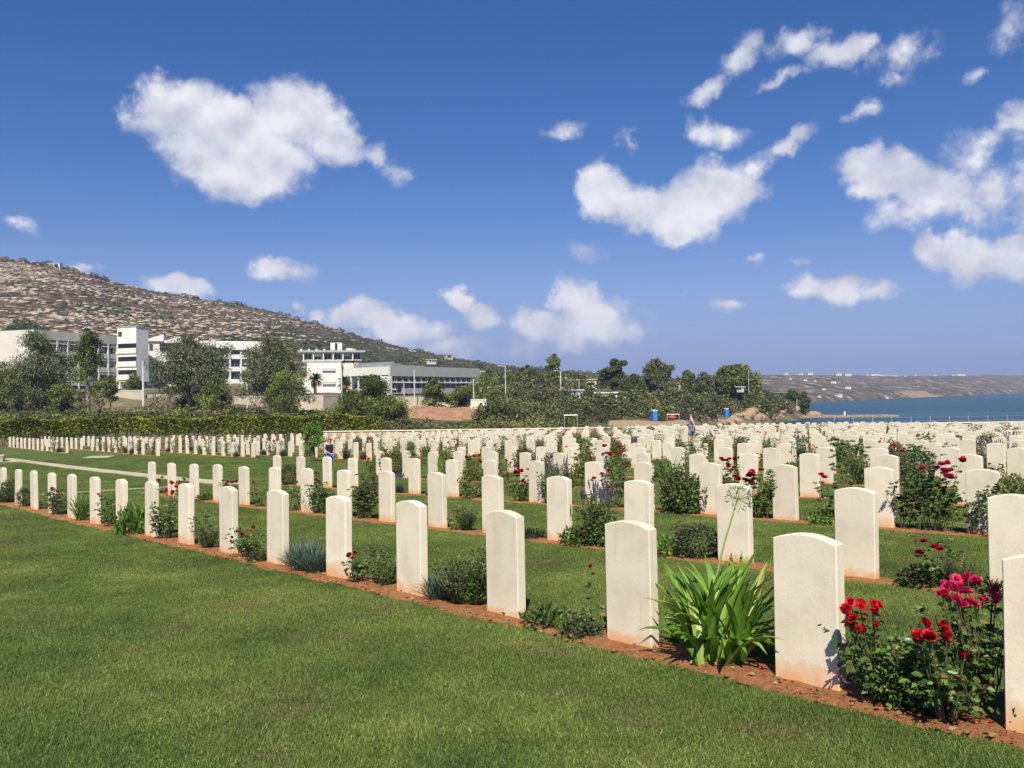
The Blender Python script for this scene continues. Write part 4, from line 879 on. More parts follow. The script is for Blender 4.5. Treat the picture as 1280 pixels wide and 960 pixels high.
hp(404, o2_, 'leafy', 1, .85, T2+'hanging over the short stone'); hp(363, o2_, 'shrub', 2, .75, T2+'low between two stones at left'); hp(322, o2_, 'rose', 4, .8, T2+'left of the round green tussock'); hp(288, o2_, 'rose', 0, .9, T2+'third gap from its left end'); hp(282, o2_, 'leafy', 2, .7, T2+'beside the red roses near its left end')
hp(256, o2_, 'low', 2, 1.0, T2+'second gap from its left end'); hp(228, o2_, 'leafy', 0, .85, T2+'first gap from its left end'); hp(1245, o2_, 'low', 1, .8, T2+'at the right photo edge'); hp(522, o2_, 'low', 2, .7, T2+'behind the fourth front headstone')
# --- third row
o3 = 6.85; T3 = 'in the third row, '
for (px, q, s, kd, t) in ((1165, 2, 1.25, 'rose', 'biggest bush, right of the sprig'), (1150, 0, 1.2, 'leafy', 'behind the biggest rose'), (1180, 0, 1.05, 'leafy', 'right flank of the biggest rose'), (1128, 1, 1.0, 'leafy', 'sprig leaning on a headstone'), (1040, 4, 1.1, 'rose', 'between the two big right stones'), (1030, 0, 1.1, 'low', 'bright at the foot of a stone'),
                          (948, 0, 1.25, 'rose', 'right of the seed head'), (935, 0, 1.1, 'rose', 'directly behind the seed head'), (955, 2, 1.0, 'leafy', 'against the tall stone behind the seed head'), (848, 1, 1.25, 'shrub', 'large round dark one'), (862, 0, 1.3, 'shrub', 'right half of the large round mass'), (835, 2, 1.1, 'leafy', 'left of the large round mass'),
                          (765, 1, 1.2, 'rose', 'reddish over the spiked herb'), (700, 0, 1.4, 'herb', 'tall feathery one'), (688, 0, 1.2, 'herb', 'left of the feathery one'), (652, 0, 1.1, 'rose', 'with white speckled gaps'), (645, 3, .9, 'rose', 'low left of the speckled bush'), (590, 2, 1.15, 'shrub', 'neat round ball'), (540, 1, .8, 'low', 'between two stones mid left'), (497, 2, .8, 'lavender', 'behind a second row stone'),
                          (463, 1, .8, 'leafy', 'behind the tallest dark bush'), (360, 1, 1.1, 'shrub', 'dark round one near its left end'), (392, 3, .9, 'rose', 'near its left end'), (425, 4, .8, 'rose', 'fourth gap from its left end'), (1268, 0, 1.2, 'lavender', 'at the right photo edge'), (1262, 2, 1.2, 'shrub', 'green at the right photo edge'), (1215, 0, .9, 'leafy', 'behind the second stone from right')):
    hp(px, o3, kd, q, s, T3+t)
# --- rows further back, every gap, by chance
random.seed(77)
sp_w = ['rose']*9+['leafy']*8+['shrub']*4+['lavender']*3+['herb']*4+['strap']*2+['low']*3
for r, (o, kk) in enumerate(ROWS):
    if r < 3: continue
    c = 0
    for i, k in enumerate(kk):
        x, y = RP(o, k+.5)
        if y > 60 or abs(x) > .60*y: continue
        if 36 < y < 49 and abs(640+x/y*F-864) < 16: continue
        if i+1 < len(kk) and kk[i+1]-k > 2: continue
        c += 1
        if random.random() > (.97 if y < 38 else .80): continue
        kd = random.choice(sp_w); q = random.randrange(len(PR[kd])); s = random.uniform(.9, 1.35)*(1.1 if kd != 'rose' else 1.0)
        if y > 30 and kd in ('low',): continue
        plant(kd, q, x+random.uniform(-.1, .1), y+random.uniform(-.1, .1), s, 'in gap %d from the right of the %s row' % (c, ordn(r+1)))
        if random.random() < .5 and y < 34:
            kd = random.choice(['low', 'leafy', 'herb', 'rose']); x, y = RP(o, k+.32); plant(kd, random.randrange(len(PR[kd])), x, y, random.uniform(.6, .9), 'hugging the stone at gap %d of the %s row' % (c, ordn(r+1)))
print('PLANTS', PLCOUNT[0])
# stones and clods on the front soil
random.seed(2); pts, sz = [], []
for _ in range(1500):
    k = random.uniform(-1.9, 9); x, y = RP(random.uniform(-.26, .26), k); pts.append((x, y, float(G(x, y))+.02)); sz.append(random.choice([.004, .006, .008, .012, .016]))
blobs('soil_clods', pts, sz, .6, M['soil'])
for nm, mt_, n_, sz_, ctr in (('fallen_petals', M['crimson'], 170, .022, (1092, 1150, 1178, 1218, 437, 300, 207)), ('fallen_leaves', m_leaf('dead_leaf', [(0, (.16, .09, .04)), (.6, (.30, .19, .09)), (1, (.42, .30, .14))], .1), 420, .035, tuple(range(40, 1280, 40)))):
    C_, D_ = [], []
    for _ in range(n_):
        k = kof(random.choice(ctr), 0)+random.gauss(0, .22); x, y = RP(random.uniform(-.24, .30), k); a = random.uniform(0, 6.28); C_.append((x, y, float(G(x, y))+.032)); D_.append((math.cos(a), math.sin(a), random.uniform(-.1, .35)))
    V, Fc = leaves(np.array(C_), np.array(D_), sz_, .6); tag(link(nm, npmesh(nm, V, Fc, mt_)), kind='stuff')
# ------------------------------------------------------------------ boundary wall, hedge, fence
YW = 70.0
x0, x1 = Xof(404, YW), 52.0
zt = lambda x: float(Zof(640+x/YW*F, hor(640+x/YW*F)+43.5, YW))
root = empty('boundary_wall', (x0, YW, zt(x0)-.8)); tag(root, 'low stone boundary wall with pale coping along the seaward end of the cemetery', 'wall')
b = MB(); xs_ = np.linspace(x0, x1, 30)
for a, c in zip(xs_[:-1], xs_[1:]):
    za, zc = zt(a)-root.location.z, zt(c)-root.location.z
    b.poly([(a-x0, -.17, -1), (c-x0, -.17, -1), (c-x0, .17, -1), (a-x0, .17, -1), (a-x0, -.17, za-.07), (c-x0, -.17, zc-.07), (c-x0, .17, zc-.07), (a-x0, .17, za-.07)], [(0, 1, 5, 4), (2, 3, 7, 6), (4, 5, 6, 7)])
b.build('masonry', M['wallst'], root)
b = MB()
for a, c in zip(xs_[:-1], xs_[1:]):
    za, zc = zt(a)-root.location.z, zt(c)-root.location.z
    b.poly([(a-x0, -.24, za-.07), (c-x0, -.24, zc-.07), (c-x0, .24, zc-.07), (a-x0, .24, za-.07), (a-x0, -.24, za), (c-x0, -.24, zc), (c-x0, .24, zc), (a-x0, .24, za)], [(0, 1, 5, 4), (2, 3, 7, 6), (4, 5, 6, 7), (0, 3, 2, 1)])
b.build('coping', M['cap'], root)
# low red brown kerb in front of the hedge
root = empty('brick_kerb', (Xof(-40, 71), 71, float(G(-40, 71)))); tag(root, 'low dark red kerb running below the hedge behind the far headstones', 'kerb')
b = MB(); xa, xb = 0, x0-Xof(-40, 71); b.box(xa, xb, -.15, .15, -.3, .16); b.build('kerb_course', m_plain('red_brick', (.15, .04, .028), .9, .25, 6), root)
# hedge
def card_cloud(P, D, size, asp=.6): return leaves(P, D, size, asp)
np.random.seed(31); random.seed(31)
hx0, hx1, HY = Xof(-60, 74), Xof(476, 74), 74.0
root = empty('hedge', (hx0, HY, 0)); tag(root, 'long clipped hedge with bare grey stems below and yellow green foliage on top', 'hedge')
n = 60000; t = np.random.uniform(0, 1, n); X_ = hx0+(hx1-hx0)*t; gx = G(X_, X_*0+HY); top = np.array([Zof(640+x/HY*F, 0, HY) for x in [0]])[0]
pxh_ = 640+X_/HY*F; topz = ZC+(hor(pxh_)-np.interp(pxh_, [-60, 0, 200, 380, 430, 470, 480], [527, 526, 523, 520, 518, 522, 528]))/F*HY + (vnoise(X_, X_*0, 1.1, 2)-.5)*.34 + (vnoise(X_, X_*0, .35, 4)-.5)*.16
q = np.random.uniform(0, 1, n); th = np.random.choice([0, 1, 2], n, p=[.35, .3, .35])
H_ = topz-gx; Zq = np.where(th == 1, topz-np.random.exponential(.06, n), gx+.30+(H_-.30)*q**.6); Yq = np.where(th == 1, HY+np.random.uniform(-.8, .8, n), np.where(th == 0, HY-.75+np.random.normal(0, .10, n)+(vnoise(X_, Zq, .7, 6)-.5)*.3, HY+np.random.uniform(-.8, .8, n)))
dens = ((Zq-gx)/H_); kp = np.random.uniform(0, 1, n) < np.clip(.02+1.35*dens**1.9+(vnoise(X_, Zq*0, .5, 9)-.5)*.5, .04, 1)
P = np.stack([X_-hx0, Yq-HY, Zq], 1)[kp]; D = np.stack([np.random.normal(size=kp.sum()), np.random.normal(size=kp.sum())-.4, np.random.uniform(-.2, 1, kp.sum())], 1)
V, Fc = leaves(P, D, .17, .65); link('foliage', npmesh('foliage', V, Fc, M['hedge']), root)
b = MB()
x = 0
while x < hx1-hx0:
    g = float(G(hx0+x, HY)); a = random.uniform(-.15, .15); b.tube([(x, random.uniform(-.6, .4), g-.05), (x+a, random.uniform(-.5, .4), g+.8), (x+a*2, 0, g+1.5)], [.05, .04, .02], 5); x += random.uniform(.16, .42)
b.build('stems', M['bark'], root)
# railing beyond the wall at the right, above the beach
root = empty('wire_fence', (Xof(1040, 80), 80, ZC-4.9)); tag(root, 'thin metal post and wire fence between the boundary wall and the sea', 'fence'); fx = root.location.x
b = MB()
for i, px in enumerate(range(1042, 1330, 24)):
    b.box(Xof(px, 80)-fx-.03, Xof(px, 80)-fx+.03, -.03, .03, -.3, 2.35)
b.build('posts', M['steel'], root); b = MB()
for z_ in (1.5, 1.9, 2.25): b.box(0, Xof(1330, 80)-fx, -.008, .008, z_, z_+.016)
b.build('wires', M['steel'], root)
# ------------------------------------------------------------------ trees
def tree(name, label, cat, px, py_top, py_base, D, wpx, kind='euc', seed=1, group=None, lean=0, dens=1.0):
    random.seed(seed); np.random.seed(seed)
    basez = Zof(px, py_base, D); topz = Zof(px, py_top, D); x = Xof(px, D); g = MZ(px, D) if D > 78 else float(G(x, D)); z0 = min(basez, g)-.2; h = topz-z0; w_ = wpx/F*D/2
    root = empty(name, (x, D, z0)); tag(root, label, cat, group)
    b = MB(); cl = []; nl = {'euc': 9, 'round': 8, 'pine': 10, 'tall': 8, 'young': 7}[kind]
    tr = max(.10, h*.022); fork = {'euc': .28, 'round': .25, 'pine': .85, 'tall': .7, 'young': .55}[kind]
    pts = [(lean*t*h*.1+random.uniform(-.02, .02)*h*t, random.uniform(-.02, .02)*h*t, h*fork*t) for t in (0, .35, .7, 1)]
    b.tube(pts, [tr*1.2, tr, tr*.9, tr*.7], 7)
    for k in range(nl):
        a = 2*PI*k/nl+random.uniform(-.3, .3)
        if kind in ('euc', 'round', 'young'):
            st = Vector(pts[3])*random.uniform(.75, 1); R2 = w_*random.uniform(.25, .85); zz = h*random.uniform(.55, .93)*(1-.25*(R2/w_)**2)
        elif kind == 'tall':
            t = random.uniform(.3, 1); st = Vector(pts[3])*t; R2 = w_*random.uniform(.2, .7); zz = st.z+h*random.uniform(.03, .3)
        else:
            t = .2+.8*k/nl; st = Vector(pts[3])*t; R2 = w_*(1.05-t*.75)*random.uniform(.7, 1.1); zz = st.z+h*.08
        e = Vector((math.cos(a)*R2, math.sin(a)*R2, zz)); m_ = st*.5+e*.5+Vector((0, 0, -.03*h)) if kind != 'pine' else st*.5+e*.5
        b.tube([st, m_, e], [tr*.5, tr*.33, tr*.12], 5)
        for j in range(3 if kind != 'pine' else 2):
            t2 = random.uniform(.45, .9); s2 = st*(1-t2)+e*t2; e2 = s2+Vector((random.uniform(-.4, .4)*w_, random.uniform(-.4, .4)*w_, random.uniform(-.02, .14)*h)); b.tube([s2, e2], [tr*.16, tr*.06], 4); cl.append((e2, .8))
        cl.append((e, 1.0))
    b.build('trunk', M['bark' if kind in ('euc', 'tall') else 'dbark'], root, smooth=True)
    # low skirt of foliage and fill so the crown has an uneven outline
    for k in range(int((26 if kind != 'pine' else 18)*dens)):
        u = random.uniform(.42 if kind == 'young' else 0, 1); zz = h*(.16+.78*u); prof = {'euc': math.sin(PI*min(1, .22+u*.78))**.6, 'round': math.sin(PI*min(1, .15+u*.82))**.5, 'pine': 1.05-u*.8, 'tall': math.sin(PI*min(1, .25+u*.75))**.5, 'young': math.sin(PI*min(1, max(0, u-.25)*1.3))**.5}[kind]
        a = random.uniform(0, 6.28); q = w_*prof*random.uniform(.25, .92); cl.append((Vector((math.cos(a)*q, math.sin(a)*q, zz)), random.uniform(.6, 1.1)))
    cl.append((Vector((0, 0, h*.95)), .6))
    cr = {'euc': .28, 'round': .30, 'pine': .26, 'tall': .34, 'young': .25}[kind]*w_; cr = max(cr, .06*h); leaf = max(.16 if kind != 'young' else .07, D*.0019); C_, D_ = [], []
    per = int(min(260, 170*max(.6, (cr/1.1)))*dens)
    for (c, s) in cl:
        rr = cr*s; p, d = ellipsoid_pts(per, (rr, rr, rr*(.8 if kind != 'pine' else .45)), tuple(c), .25, .3, random.random()*6); C_.append(p); D_.append(d*.7+np.random.normal(size=(per, 3))*.7+np.array([0, 0, -.55 if kind == 'euc' else .1]))
    C_ = np.concatenate(C_); D_ = np.concatenate(D_); kp = (C_[:, 2] < h*1.0) & (C_[:, 2] > .03*h); V, Fc = leaves(C_[kp], D_[kp], leaf*(1.25 if kind == 'euc' else 1.0), .42 if kind == 'euc' else .55)
    link('crown', npmesh('crown', V, Fc, M[{'euc': 'euc', 'round': 'euc2', 'pine': 'pine', 'tall': 'euc2', 'young': 'bright_leaf'}[kind]]), root)
    return root
TR = 'trees behind the hedge and on the headland'
for i, t in enumerate([
 ('eucalyptus_tree', 'broad grey green eucalyptus at the far left, pale limbs showing', 'tree', 45, 414, 530, 132, 96, 'euc', 'x', 1.5),
 ('eucalyptus_tree', 'narrow dark green tree just right of the far left eucalyptus', 'tree', 110, 408, 528, 128, 38, 'tall', 'x', 1.3),
 ('eucalyptus_tree', 'dusky lower tree at the left photo edge', 'tree', 5, 452, 528, 124, 52, 'round', 'x', .9),
 ('eucalyptus_tree', 'wide eucalyptus with pale trunk in front of the stepped white building', 'tree', 236, 417, 524, 126, 100, 'euc', 'x', 1.45),
 ('eucalyptus_tree', 'large eucalyptus with a bare white trunk left of the white gabled block', 'tree', 340, 421, 518, 122, 90, 'euc', 'x', 1.5),
 ('dark_tree', 'dark low tree between the two left eucalyptus trees', 'tree', 78, 478, 528, 126, 40, 'round', 'x', 1),
 ('dark_tree', 'dark rounded tree under the wide eucalyptus at its right', 'tree', 268, 470, 524, 122, 46, 'round', 'x', 1),
 ('dark_tree', 'olive tree rising behind the hedge below the large eucalyptus', 'tree', 358, 462, 520, 116, 58, 'round', 'x', 1),
 ('small_tree', 'little thin tree before the stair tower of the left building', 'tree', 168, 466, 500, 186, 24, 'round', 'x', .5),
 ('small_tree', 'small green tree left of the lamp post at the stair tower', 'tree', 138, 470, 505, 160, 22, 'tall', 'x', .7),
 ('pine_tree', 'dark spreading pine in front of the long low building', 'pine', 466, 468, 531, 112, 84, 'pine', 'x', 1.5),
 ('pine_tree', 'smaller bushy pine at the left foot of the spreading pine', 'pine', 440, 492, 531, 104, 60, 'round', 'x', 1),
 ('pine_tree', 'bushy tree at the right foot of the spreading pine', 'pine', 488, 494, 531, 108, 56, 'round', 'x', 1),
 ('round_tree', 'rounded tree in front of the middle of the long low building', 'tree', 543, 474, 512, 162, 32, 'round', 'x', 1),
 ('round_tree', 'low dark tree right of the rounded tree by the long building', 'tree', 576, 484, 514, 166, 42, 'round', 'x', 1),
 ('tall_tree', 'slim tree standing highest above the ridge centre', 'tree', 693, 443, 482, 275, 22, 'tall', 'x', 1),
 ('tall_tree', 'feathery tree right of the flat roofed house', 'tree', 768, 448, 502, 250, 40, 'pine', 'x', 1.6),
 ('round_tree', 'large loose crowned tree on the headland top', 'tree', 820, 448, 506, 250, 42, 'euc', 'x', 1.2),
 ('round_tree', 'olive tree between the feathery tree and the loose crowned tree', 'tree', 792, 468, 504, 245, 36, 'round', 'x', 1),
 ('round_tree', 'small dark tree on the headland left of the broad one', 'tree', 860, 463, 492, 262, 18, 'round', 'x', 1),
 ('round_tree', 'small grey green tree touching the broad headland tree', 'tree', 880, 465, 494, 262, 24, 'euc', 'x', 1),
 ('broad_tree', 'broad dark domed tree crowning the headland', 'tree', 922, 456, 500, 268, 58, 'round', 'x', 1.7),
 ('broad_tree', 'left shoulder of dark foliage beside the domed tree', 'tree', 902, 461, 498, 272, 28, 'round', 'x', 1.2),
 ('pine_tree', 'small pines at the seaward tip of the headland', 'pine', 1005, 489, 507, 322, 16, 'round', 'x', 1),
 ('pine_tree', 'bushy pine left of the seaward tip of the headland', 'pine', 990, 488, 508, 318, 18, 'round', 'x', 1),
 ('small_tree', 'pale green tree left of the slim tallest tree', 'tree', 660, 457, 486, 268, 24, 'round', 'x', 1),
 ('small_tree', 'dark tree among scrub right of the long building', 'tree', 640, 464, 490, 262, 26, 'round', 'x', 1),
 ('small_tree', 'bushy tree behind the right end of the long building', 'tree', 612, 462, 492, 268, 26, 'round', 'x', 1),
 ('small_tree', 'tree over the terrace house roof', 'tree', 722, 468, 490, 300, 30, 'round', 'x', 1),
 ('small_tree', 'tree in front of the terrace house', 'tree', 722, 480, 503, 232, 32, 'round', 'x', 1),
 ('small_tree', 'rounded tree on the skyline right of the terrace house', 'tree', 745, 470, 492, 296, 30, 'round', 'x', 1)]):
    (nm, lb, ct, px, yt, yb, D, wp, kd, _, dn) = t; tree(nm, lb, ct, px, yt, yb, D, wp, kd, 300+i, TR, 0, dn)
# young tree in the cemetery
tree('young_tree', 'slender young green tree standing among the headstones before the hedge', 'tree', 391, 525, 573, 40, 27, 'young', 77, None, 0, .7)
# bushes
BM = []
for q in range(8):
    np.random.seed(q+70); P, D = ellipsoid_pts(950, (1, 1, .8), (0, 0, .5), .6, .25, q); k = P[:, 2] > -.05; V, Fc = leaves(P[k], D[k]+np.random.normal(size=(k.sum(), 3))*.7, .17, .6)
    BM.append(npmesh('bush', V, Fc, M['bush' if q < 5 else ('brush' if q == 7 else 'euc2')]))
random.seed(13); BQ = []
def putbush(p, rz, sc, q, label, group, size): BQ.append((size, p, rz, sc, q, label, group))
def bush(px, D, r, q, label, group, sz=1.0, dz=0):
    p = MP(px, D, dz-.15*r); putbush(p, random.uniform(0, 6.28), (r*random.uniform(.9, 1.25), r*random.uniform(.9, 1.2), r*sz*random.uniform(.75, 1.05)), q, label, group, r/D)
for px in range(-30, 470, 9):      # scrub belt between hedge and buildings
    for D in (random.uniform(88, 104), random.uniform(105, 125), random.uniform(130, 162)):
        if D > 126 and (285 < px < 440): continue
        if D > 126 and 112 < px < 215 and random.random() < .6: continue
        bush(px+random.uniform(-5, 5), D, random.uniform(1.1, 1.9) if D < 126 else random.uniform(.9, 1.6), random.choice([0, 1, 2, 3, 4, 5, 7]), 'scrubby bush in the belt between the hedge and the white buildings', 'bushes behind the hedge', .8)
for px in range(470, 640, 8):
    for D in (random.uniform(88, 100), random.uniform(102, 122)): bush(px+random.uniform(-4, 4), D, random.uniform(.9, 1.7), random.choice([0, 5, 6, 7, 1]), 'low bush below the bare orange earth bank', 'bushes below the earth bank', .75)
for px in range(608, 722, 6):
    for D in (random.uniform(112, 128), random.uniform(132, 150), random.uniform(150, 175), random.uniform(178, 205)):
        r = random.uniform(1.7, 2.7)*D/150; bush(px+random.uniform(-5, 5), D, r*(.7 if D < 130 else 1), random.choice([0, 1, 2, 3, 4]), 'dark olive bush in the big thicket behind the centre of the wall', 'bushes of the dark thicket', .95)
for px in range(600, 990, 5):
    lo, hi = np.interp(px, [600, 720, 850, 920, 990], [205, 172, 200, 238, 296]), np.interp(px, [600, 720, 850, 920, 990], [300, 300, 300, 322, 326])
    for _ in range(6):
        D = random.uniform(lo, hi)
        if MZ(px, D) < 10-7.2: continue
        y_ = hor(px)-(MZ(px, D)-ZC)/D*F
        if 696 < px < 776 and 474 < y_ < 510 and random.random() < .93 and D < 266: continue
        if 634 < px < 648 and D < 300 and y_ < 486: continue
        bush(px+random.uniform(-3, 3), D, random.choice([1.3, 1.7, 2.2, 2.8, 3.6, 4.3]), random.choice([0, 1, 2, 3, 4, 5, 6, 7]), 'olive bush in the scrub covering the headland slope', 'bushes on the headland slope', .8)
for px in range(735, 985, 9):      # shore line scrub
    D = np.interp(px, [735, 850, 920, 985], [160, 216, 243, 300]); bush(px, D+random.uniform(-4, 4), random.uniform(.8, 1.5), random.choice([0, 5, 6, 7]), 'small bush at the foot of the headland by the beach', 'bushes at the foot of the headland', .7)
for px in list(range(-20, 700, 11)):   # along the foot of the hill, above the buildings
    D = random.uniform(262, 318); bush(px, D, random.uniform(1.8, 3.6), random.choice([0, 1, 2, 4, 7]), 'dark bush at the foot of the rocky hill above the buildings', 'bushes at the foot of the rocky hill', .8)
for px in list(range(425, 780, 10)):
    for s in (random.uniform(.05, .4), random.uniform(.4, .98)):
        p = hillpt(px, s); r = random.uniform(2.2, 4.4); putbush(p-Vector((0, 0, r*.2)), random.uniform(0, 6), (r*1.2, r, r*.75), random.choice([0, 1, 2, 4]), 'green bush on the lower right shoulder of the hill', 'bushes on the shoulder of the hill', r/p.y*.6)
for px in [3, 9, 15, 30, 48, 55, 62, 84, 92, 96, 230, 238, 246, 275, 281, 287, 294, 300, 306, 330, 350, 372, 360, 395, 440, 475, 520, 536, 552, 35, 70, 130, 118]:
    s = random.uniform(.965, 1.0); p = hillpt(px, s); r = random.uniform(1.4, 2.6); putbush(p-Vector((0, 0, r*.1)), random.uniform(0, 6), (r*1.2, r, r*.8), random.choice([0, 1, 2, 4]), 'dark bush on the skyline of the rocky hill', 'bushes on the crest of the rocky hill', r/p.y)
for (px, s, r) in [(35, .28, 6), (30, .33, 5), (22, .24, 5), (48, .24, 4), (60, .18, 5), (72, .15, 4), (95, .14, 4.5), (110, .14, 4), (130, .12, 4), (15, .2, 4), (160, .12, 3.5), (290, .3, 4), (340, .4, 4.5), (390, .35, 5), (300, .15, 4)]:
    p = hillpt(px, s); putbush(p-Vector((0, 0, r*.25)), r, (r*1.3, r, r*.6), int(r*2) % 5, 'dark green bush patch on the lower rocky hillside', 'bush patches low on the rocky hillside', r/p.y)
BQ.sort(key=lambda t: -t[0])
for (_, p, rz, sc, q, lb, gp) in BQ[:292]:
    o = link('bush', BM[q % 8], loc=p, rz=rz); o.scale = sc; tag(o, lb, 'bush', gp)
SMV = []
for q in range(8):
    np.random.seed(q+170); P, D_ = ellipsoid_pts(330, (1, 1, .8), (0, 0, .5), .7, .25, q); k = P[:, 2] > -.05; SMV.append(leaves(P[k], D_[k]+np.random.normal(size=(k.sum(), 3))*.7, .26, .65))
for nm, sel, mt_ in (('scrub', [t for t in BQ[292:] if t[4] % 8 not in (7,)], 'bush'), ('dry_scrub', [t for t in BQ[292:] if t[4] % 8 == 7], 'brush')):
    VA, FA, off = [], [], 0
    for (_, p, rz, sc, q, lb, gp) in sel:
        V, Fc = SMV[q % 8]; c_, s_ = math.cos(rz), math.sin(rz); V = V*np.array(sc); V = np.stack([V[:, 0]*c_-V[:, 1]*s_+p.x, V[:, 0]*s_+V[:, 1]*c_+p.y, V[:, 2]+p.z], 1); VA.append(V); FA.append(Fc+off); off += len(V)
    tag(link(nm, npmesh(nm, np.concatenate(VA), np.concatenate(FA), M[mt_])), 'smaller scrub bushes scattered over the slopes behind the cemetery', nm.replace('_', ' '), kind='stuff')
# ------------------------------------------------------------------ buildings
class Bld:
    def __init__(s, name, label, A, B, z0):
        """A, B: plan end points of the front (x, y); local x runs from A to B, y goes away from the camera"""
        s.L = math.hypot(B[0]-A[0], B[1]-A[1]); s.root = empty(name, (A[0], A[1], z0), math.atan2(B[1]-A[1], B[0]-A[0])); tag(s.root, label, 'building'); s.z0 = z0
    def box(s, name, mat, x0, x1, y0, y1, z0, z1, par=None):
        b = MB(); b.box(x0, x1, y0, y1, z0, z1); return b.build(name, M[mat], par or s.root)
    def window(s, x0, x1, y, z0, z1, glass='glass', frame='steel', mull=1):
        o = s.box('window', glass, x0, x1, y, y+.08, z0, z1); b = MB()
        if random.random() < .35: s.box('blind', 'cream', x0+.04, x1-.04, y-.012, y-.004, z1-(z1-z0)*random.uniform(.2, .7), z1-.02, o)
        b.box(x0-.06, x1+.06, y-.05, y+.02, z1, z1+.09); b.box(x0-.06, x1+.06, y-.05, y+.02, z0-.09, z0); b.box(x0-.06, x0, y-.048, y+.018, z0, z1); b.box(x1, x1+.06, y-.048, y+.018, z0, z1)
        for i in range(mull): xx = x0+(x1-x0)*(i+1)/(mull+1); b.box(xx-.035, xx+.035, y-.046, y+.016, z0, z1)
        b.build('frame', M[frame], o); return o
def pt(px, D): return (Xof(px, D), D)
# A: the left building, recessed floors behind balconies
A, B = pt(43, 216), pt(147, 243); z0 = ZC+1.5; bA = Bld('white_building', 'long three storey white building with dark recessed balconies at the far left', A, B, z0); Lb = bA.L; H = Zof(43, 412, 216)-z0
bA.box('wall', 'cream', -.2, Lb, 1.4, 12, -3, H-2.2)
bA.box('roof', 'cream', -.2, Lb+.2, -.1, 12, H-2.2, H)
fl = [H-5.9, H-9.6, H-13.3]
for f in fl:
    bA.box('parapet', 'white', 0, Lb, 0, .25, f-.35, f+.95); bA.box('floor_slab', 'cream', 0, Lb, .26, 1.38, f-.38, f-.1)
    bA.box('beam', 'white', 0, Lb, -.02, .22, f+2.72, f+2.98)
n = 8
for i in range(n+1):
    x = min(Lb-.3, i*Lb/n); bA.box('column', 'white', x, x+.38, -.12, .3, fl[2]-3, H-2.2)
for f in fl:
    for i in range(n): bA.window(i*Lb/n+.6, (i+1)*Lb/n-.3, 1.3, f+.2, f+3.1, mull=2)
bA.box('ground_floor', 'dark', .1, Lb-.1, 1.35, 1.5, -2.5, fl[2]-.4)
# its end wall facing left
eA = pt(-55, 232); bE = Bld('white_building_end', 'pale blank end wall of the left building with one small window at the photo edge', eA, (A[0]-.2, A[1]), z0); bE.box('wall', 'white', 0, bE.L-.25, 0, .5, -3, H-.5); bE.box('roof', 'cream', -.1, bE.L-.25, -.1, .6, H-.5, H-.1); bE.window(bE.L-6, bE.L-4.8, -.08, H-6.5, H-4, 'bglass'); bE.window(bE.L-13, bE.L-11.8, -.08, H-10, H-7.6, 'bglass')
# stair tower
A, B = pt(147, 238), pt(171, 236); bT = Bld('stair_tower', 'white stair tower with three dark strip windows at the end of the left building', A, B, ZC+1.0); z0 = ZC+1; H = Zof(158, 409, 237)-z0; Lt = bT.L
bT.box('wall', 'white', 0, Lt, 0, 4.6, 3.6, H); bT.box('roof', 'grey', -.15, Lt+.15, -.15, 4.7, H, H+.25)
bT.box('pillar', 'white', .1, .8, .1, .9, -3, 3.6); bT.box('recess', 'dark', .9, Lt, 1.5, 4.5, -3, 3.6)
for q, (ya, yb) in enumerate([(429.5, 435), (446, 451.5), (462.5, 468)]):
    za, zb = Zof(158, yb, 237)-z0, Zof(158, ya, 237)-z0
    bT.box('window', 'glass', .35, Lt-.0, -.10, -.03, za, zb); bT.box('sill', 'white', .2, Lt+.05, -.28, -.02, za-1.5, za-.072)
bT.window(.5, 1.6, -.09, H-2.3, H-1.2)
# B: the stepped building behind the trees
A, B = pt(184, 248), pt(330, 262); z0 = ZC+1.5; bB = Bld('stepped_building', 'long white building with stepped sloping roofs partly hidden by eucalyptus trees', A, B, z0); H = Zof(184, 418, 248)-z0; Lb = bB.L
bB.box('wall', 'white', 0, Lb, 1.2, 12, -3, H-1.5)
bB.box('front_wall', 'white', 0, 9.5, 0, 1.2, 6.5, H-1.5)
nr = 7
for i in range(nr):
    x0_, x1_ = i*Lb/nr, (i+1)*Lb/nr-.15; b = MB(); dz = -.45*i; b.poly([(x0_, -.6, H-1.9+dz), (x1_, -.6, H-1.9+dz), (x1_, 12, H-1.9+dz), (x0_, 12, H-1.9+dz), (x0_, -.6, H-1.3+dz), (x1_, -.6, H+.1+dz), (x1_, 12, H+.1+dz), (x0_, 12, H-1.3+dz)], [(0, 1, 5, 4), (1, 2, 6, 5), (2, 3, 7, 6), (3, 0, 4, 7), (4, 5, 6, 7), (0, 3, 2, 1)]); b.build('roof', M['white'], bB.root)
bB.window(3.4, 9.2, -.09, H-4.6, H-2.4, mull=3); bB.window(.7, 1.5, -.09, H-4.4, H-2.6); bB.window(.9, 2.6, -.09, H-9.8, H-8.2); bB.window(5.2, 9, -.09, H-8.2, H-7.4)
for f in (H-6.4, H-10.0, H-13.6):
    bB.box('parapet', 'white', 9.6, Lb, 0, .25, f-.35, f+.95); bB.box('floor_slab', 'cream', 9.6, Lb, .26, 1.18, f-.38, f-.1)
    for i in range(7):
        x = 9.6+i*(Lb-9.6)/7; bB.window(x+.7, x+(Lb-9.6)/7-.4, 1.1, f+.2, f+2.9, mull=2)
for i in range(8): x = 9.6+i*(Lb-10)/7; bB.box('column', 'white', x, x+.4, -.12, .3, -3, H-2.2)
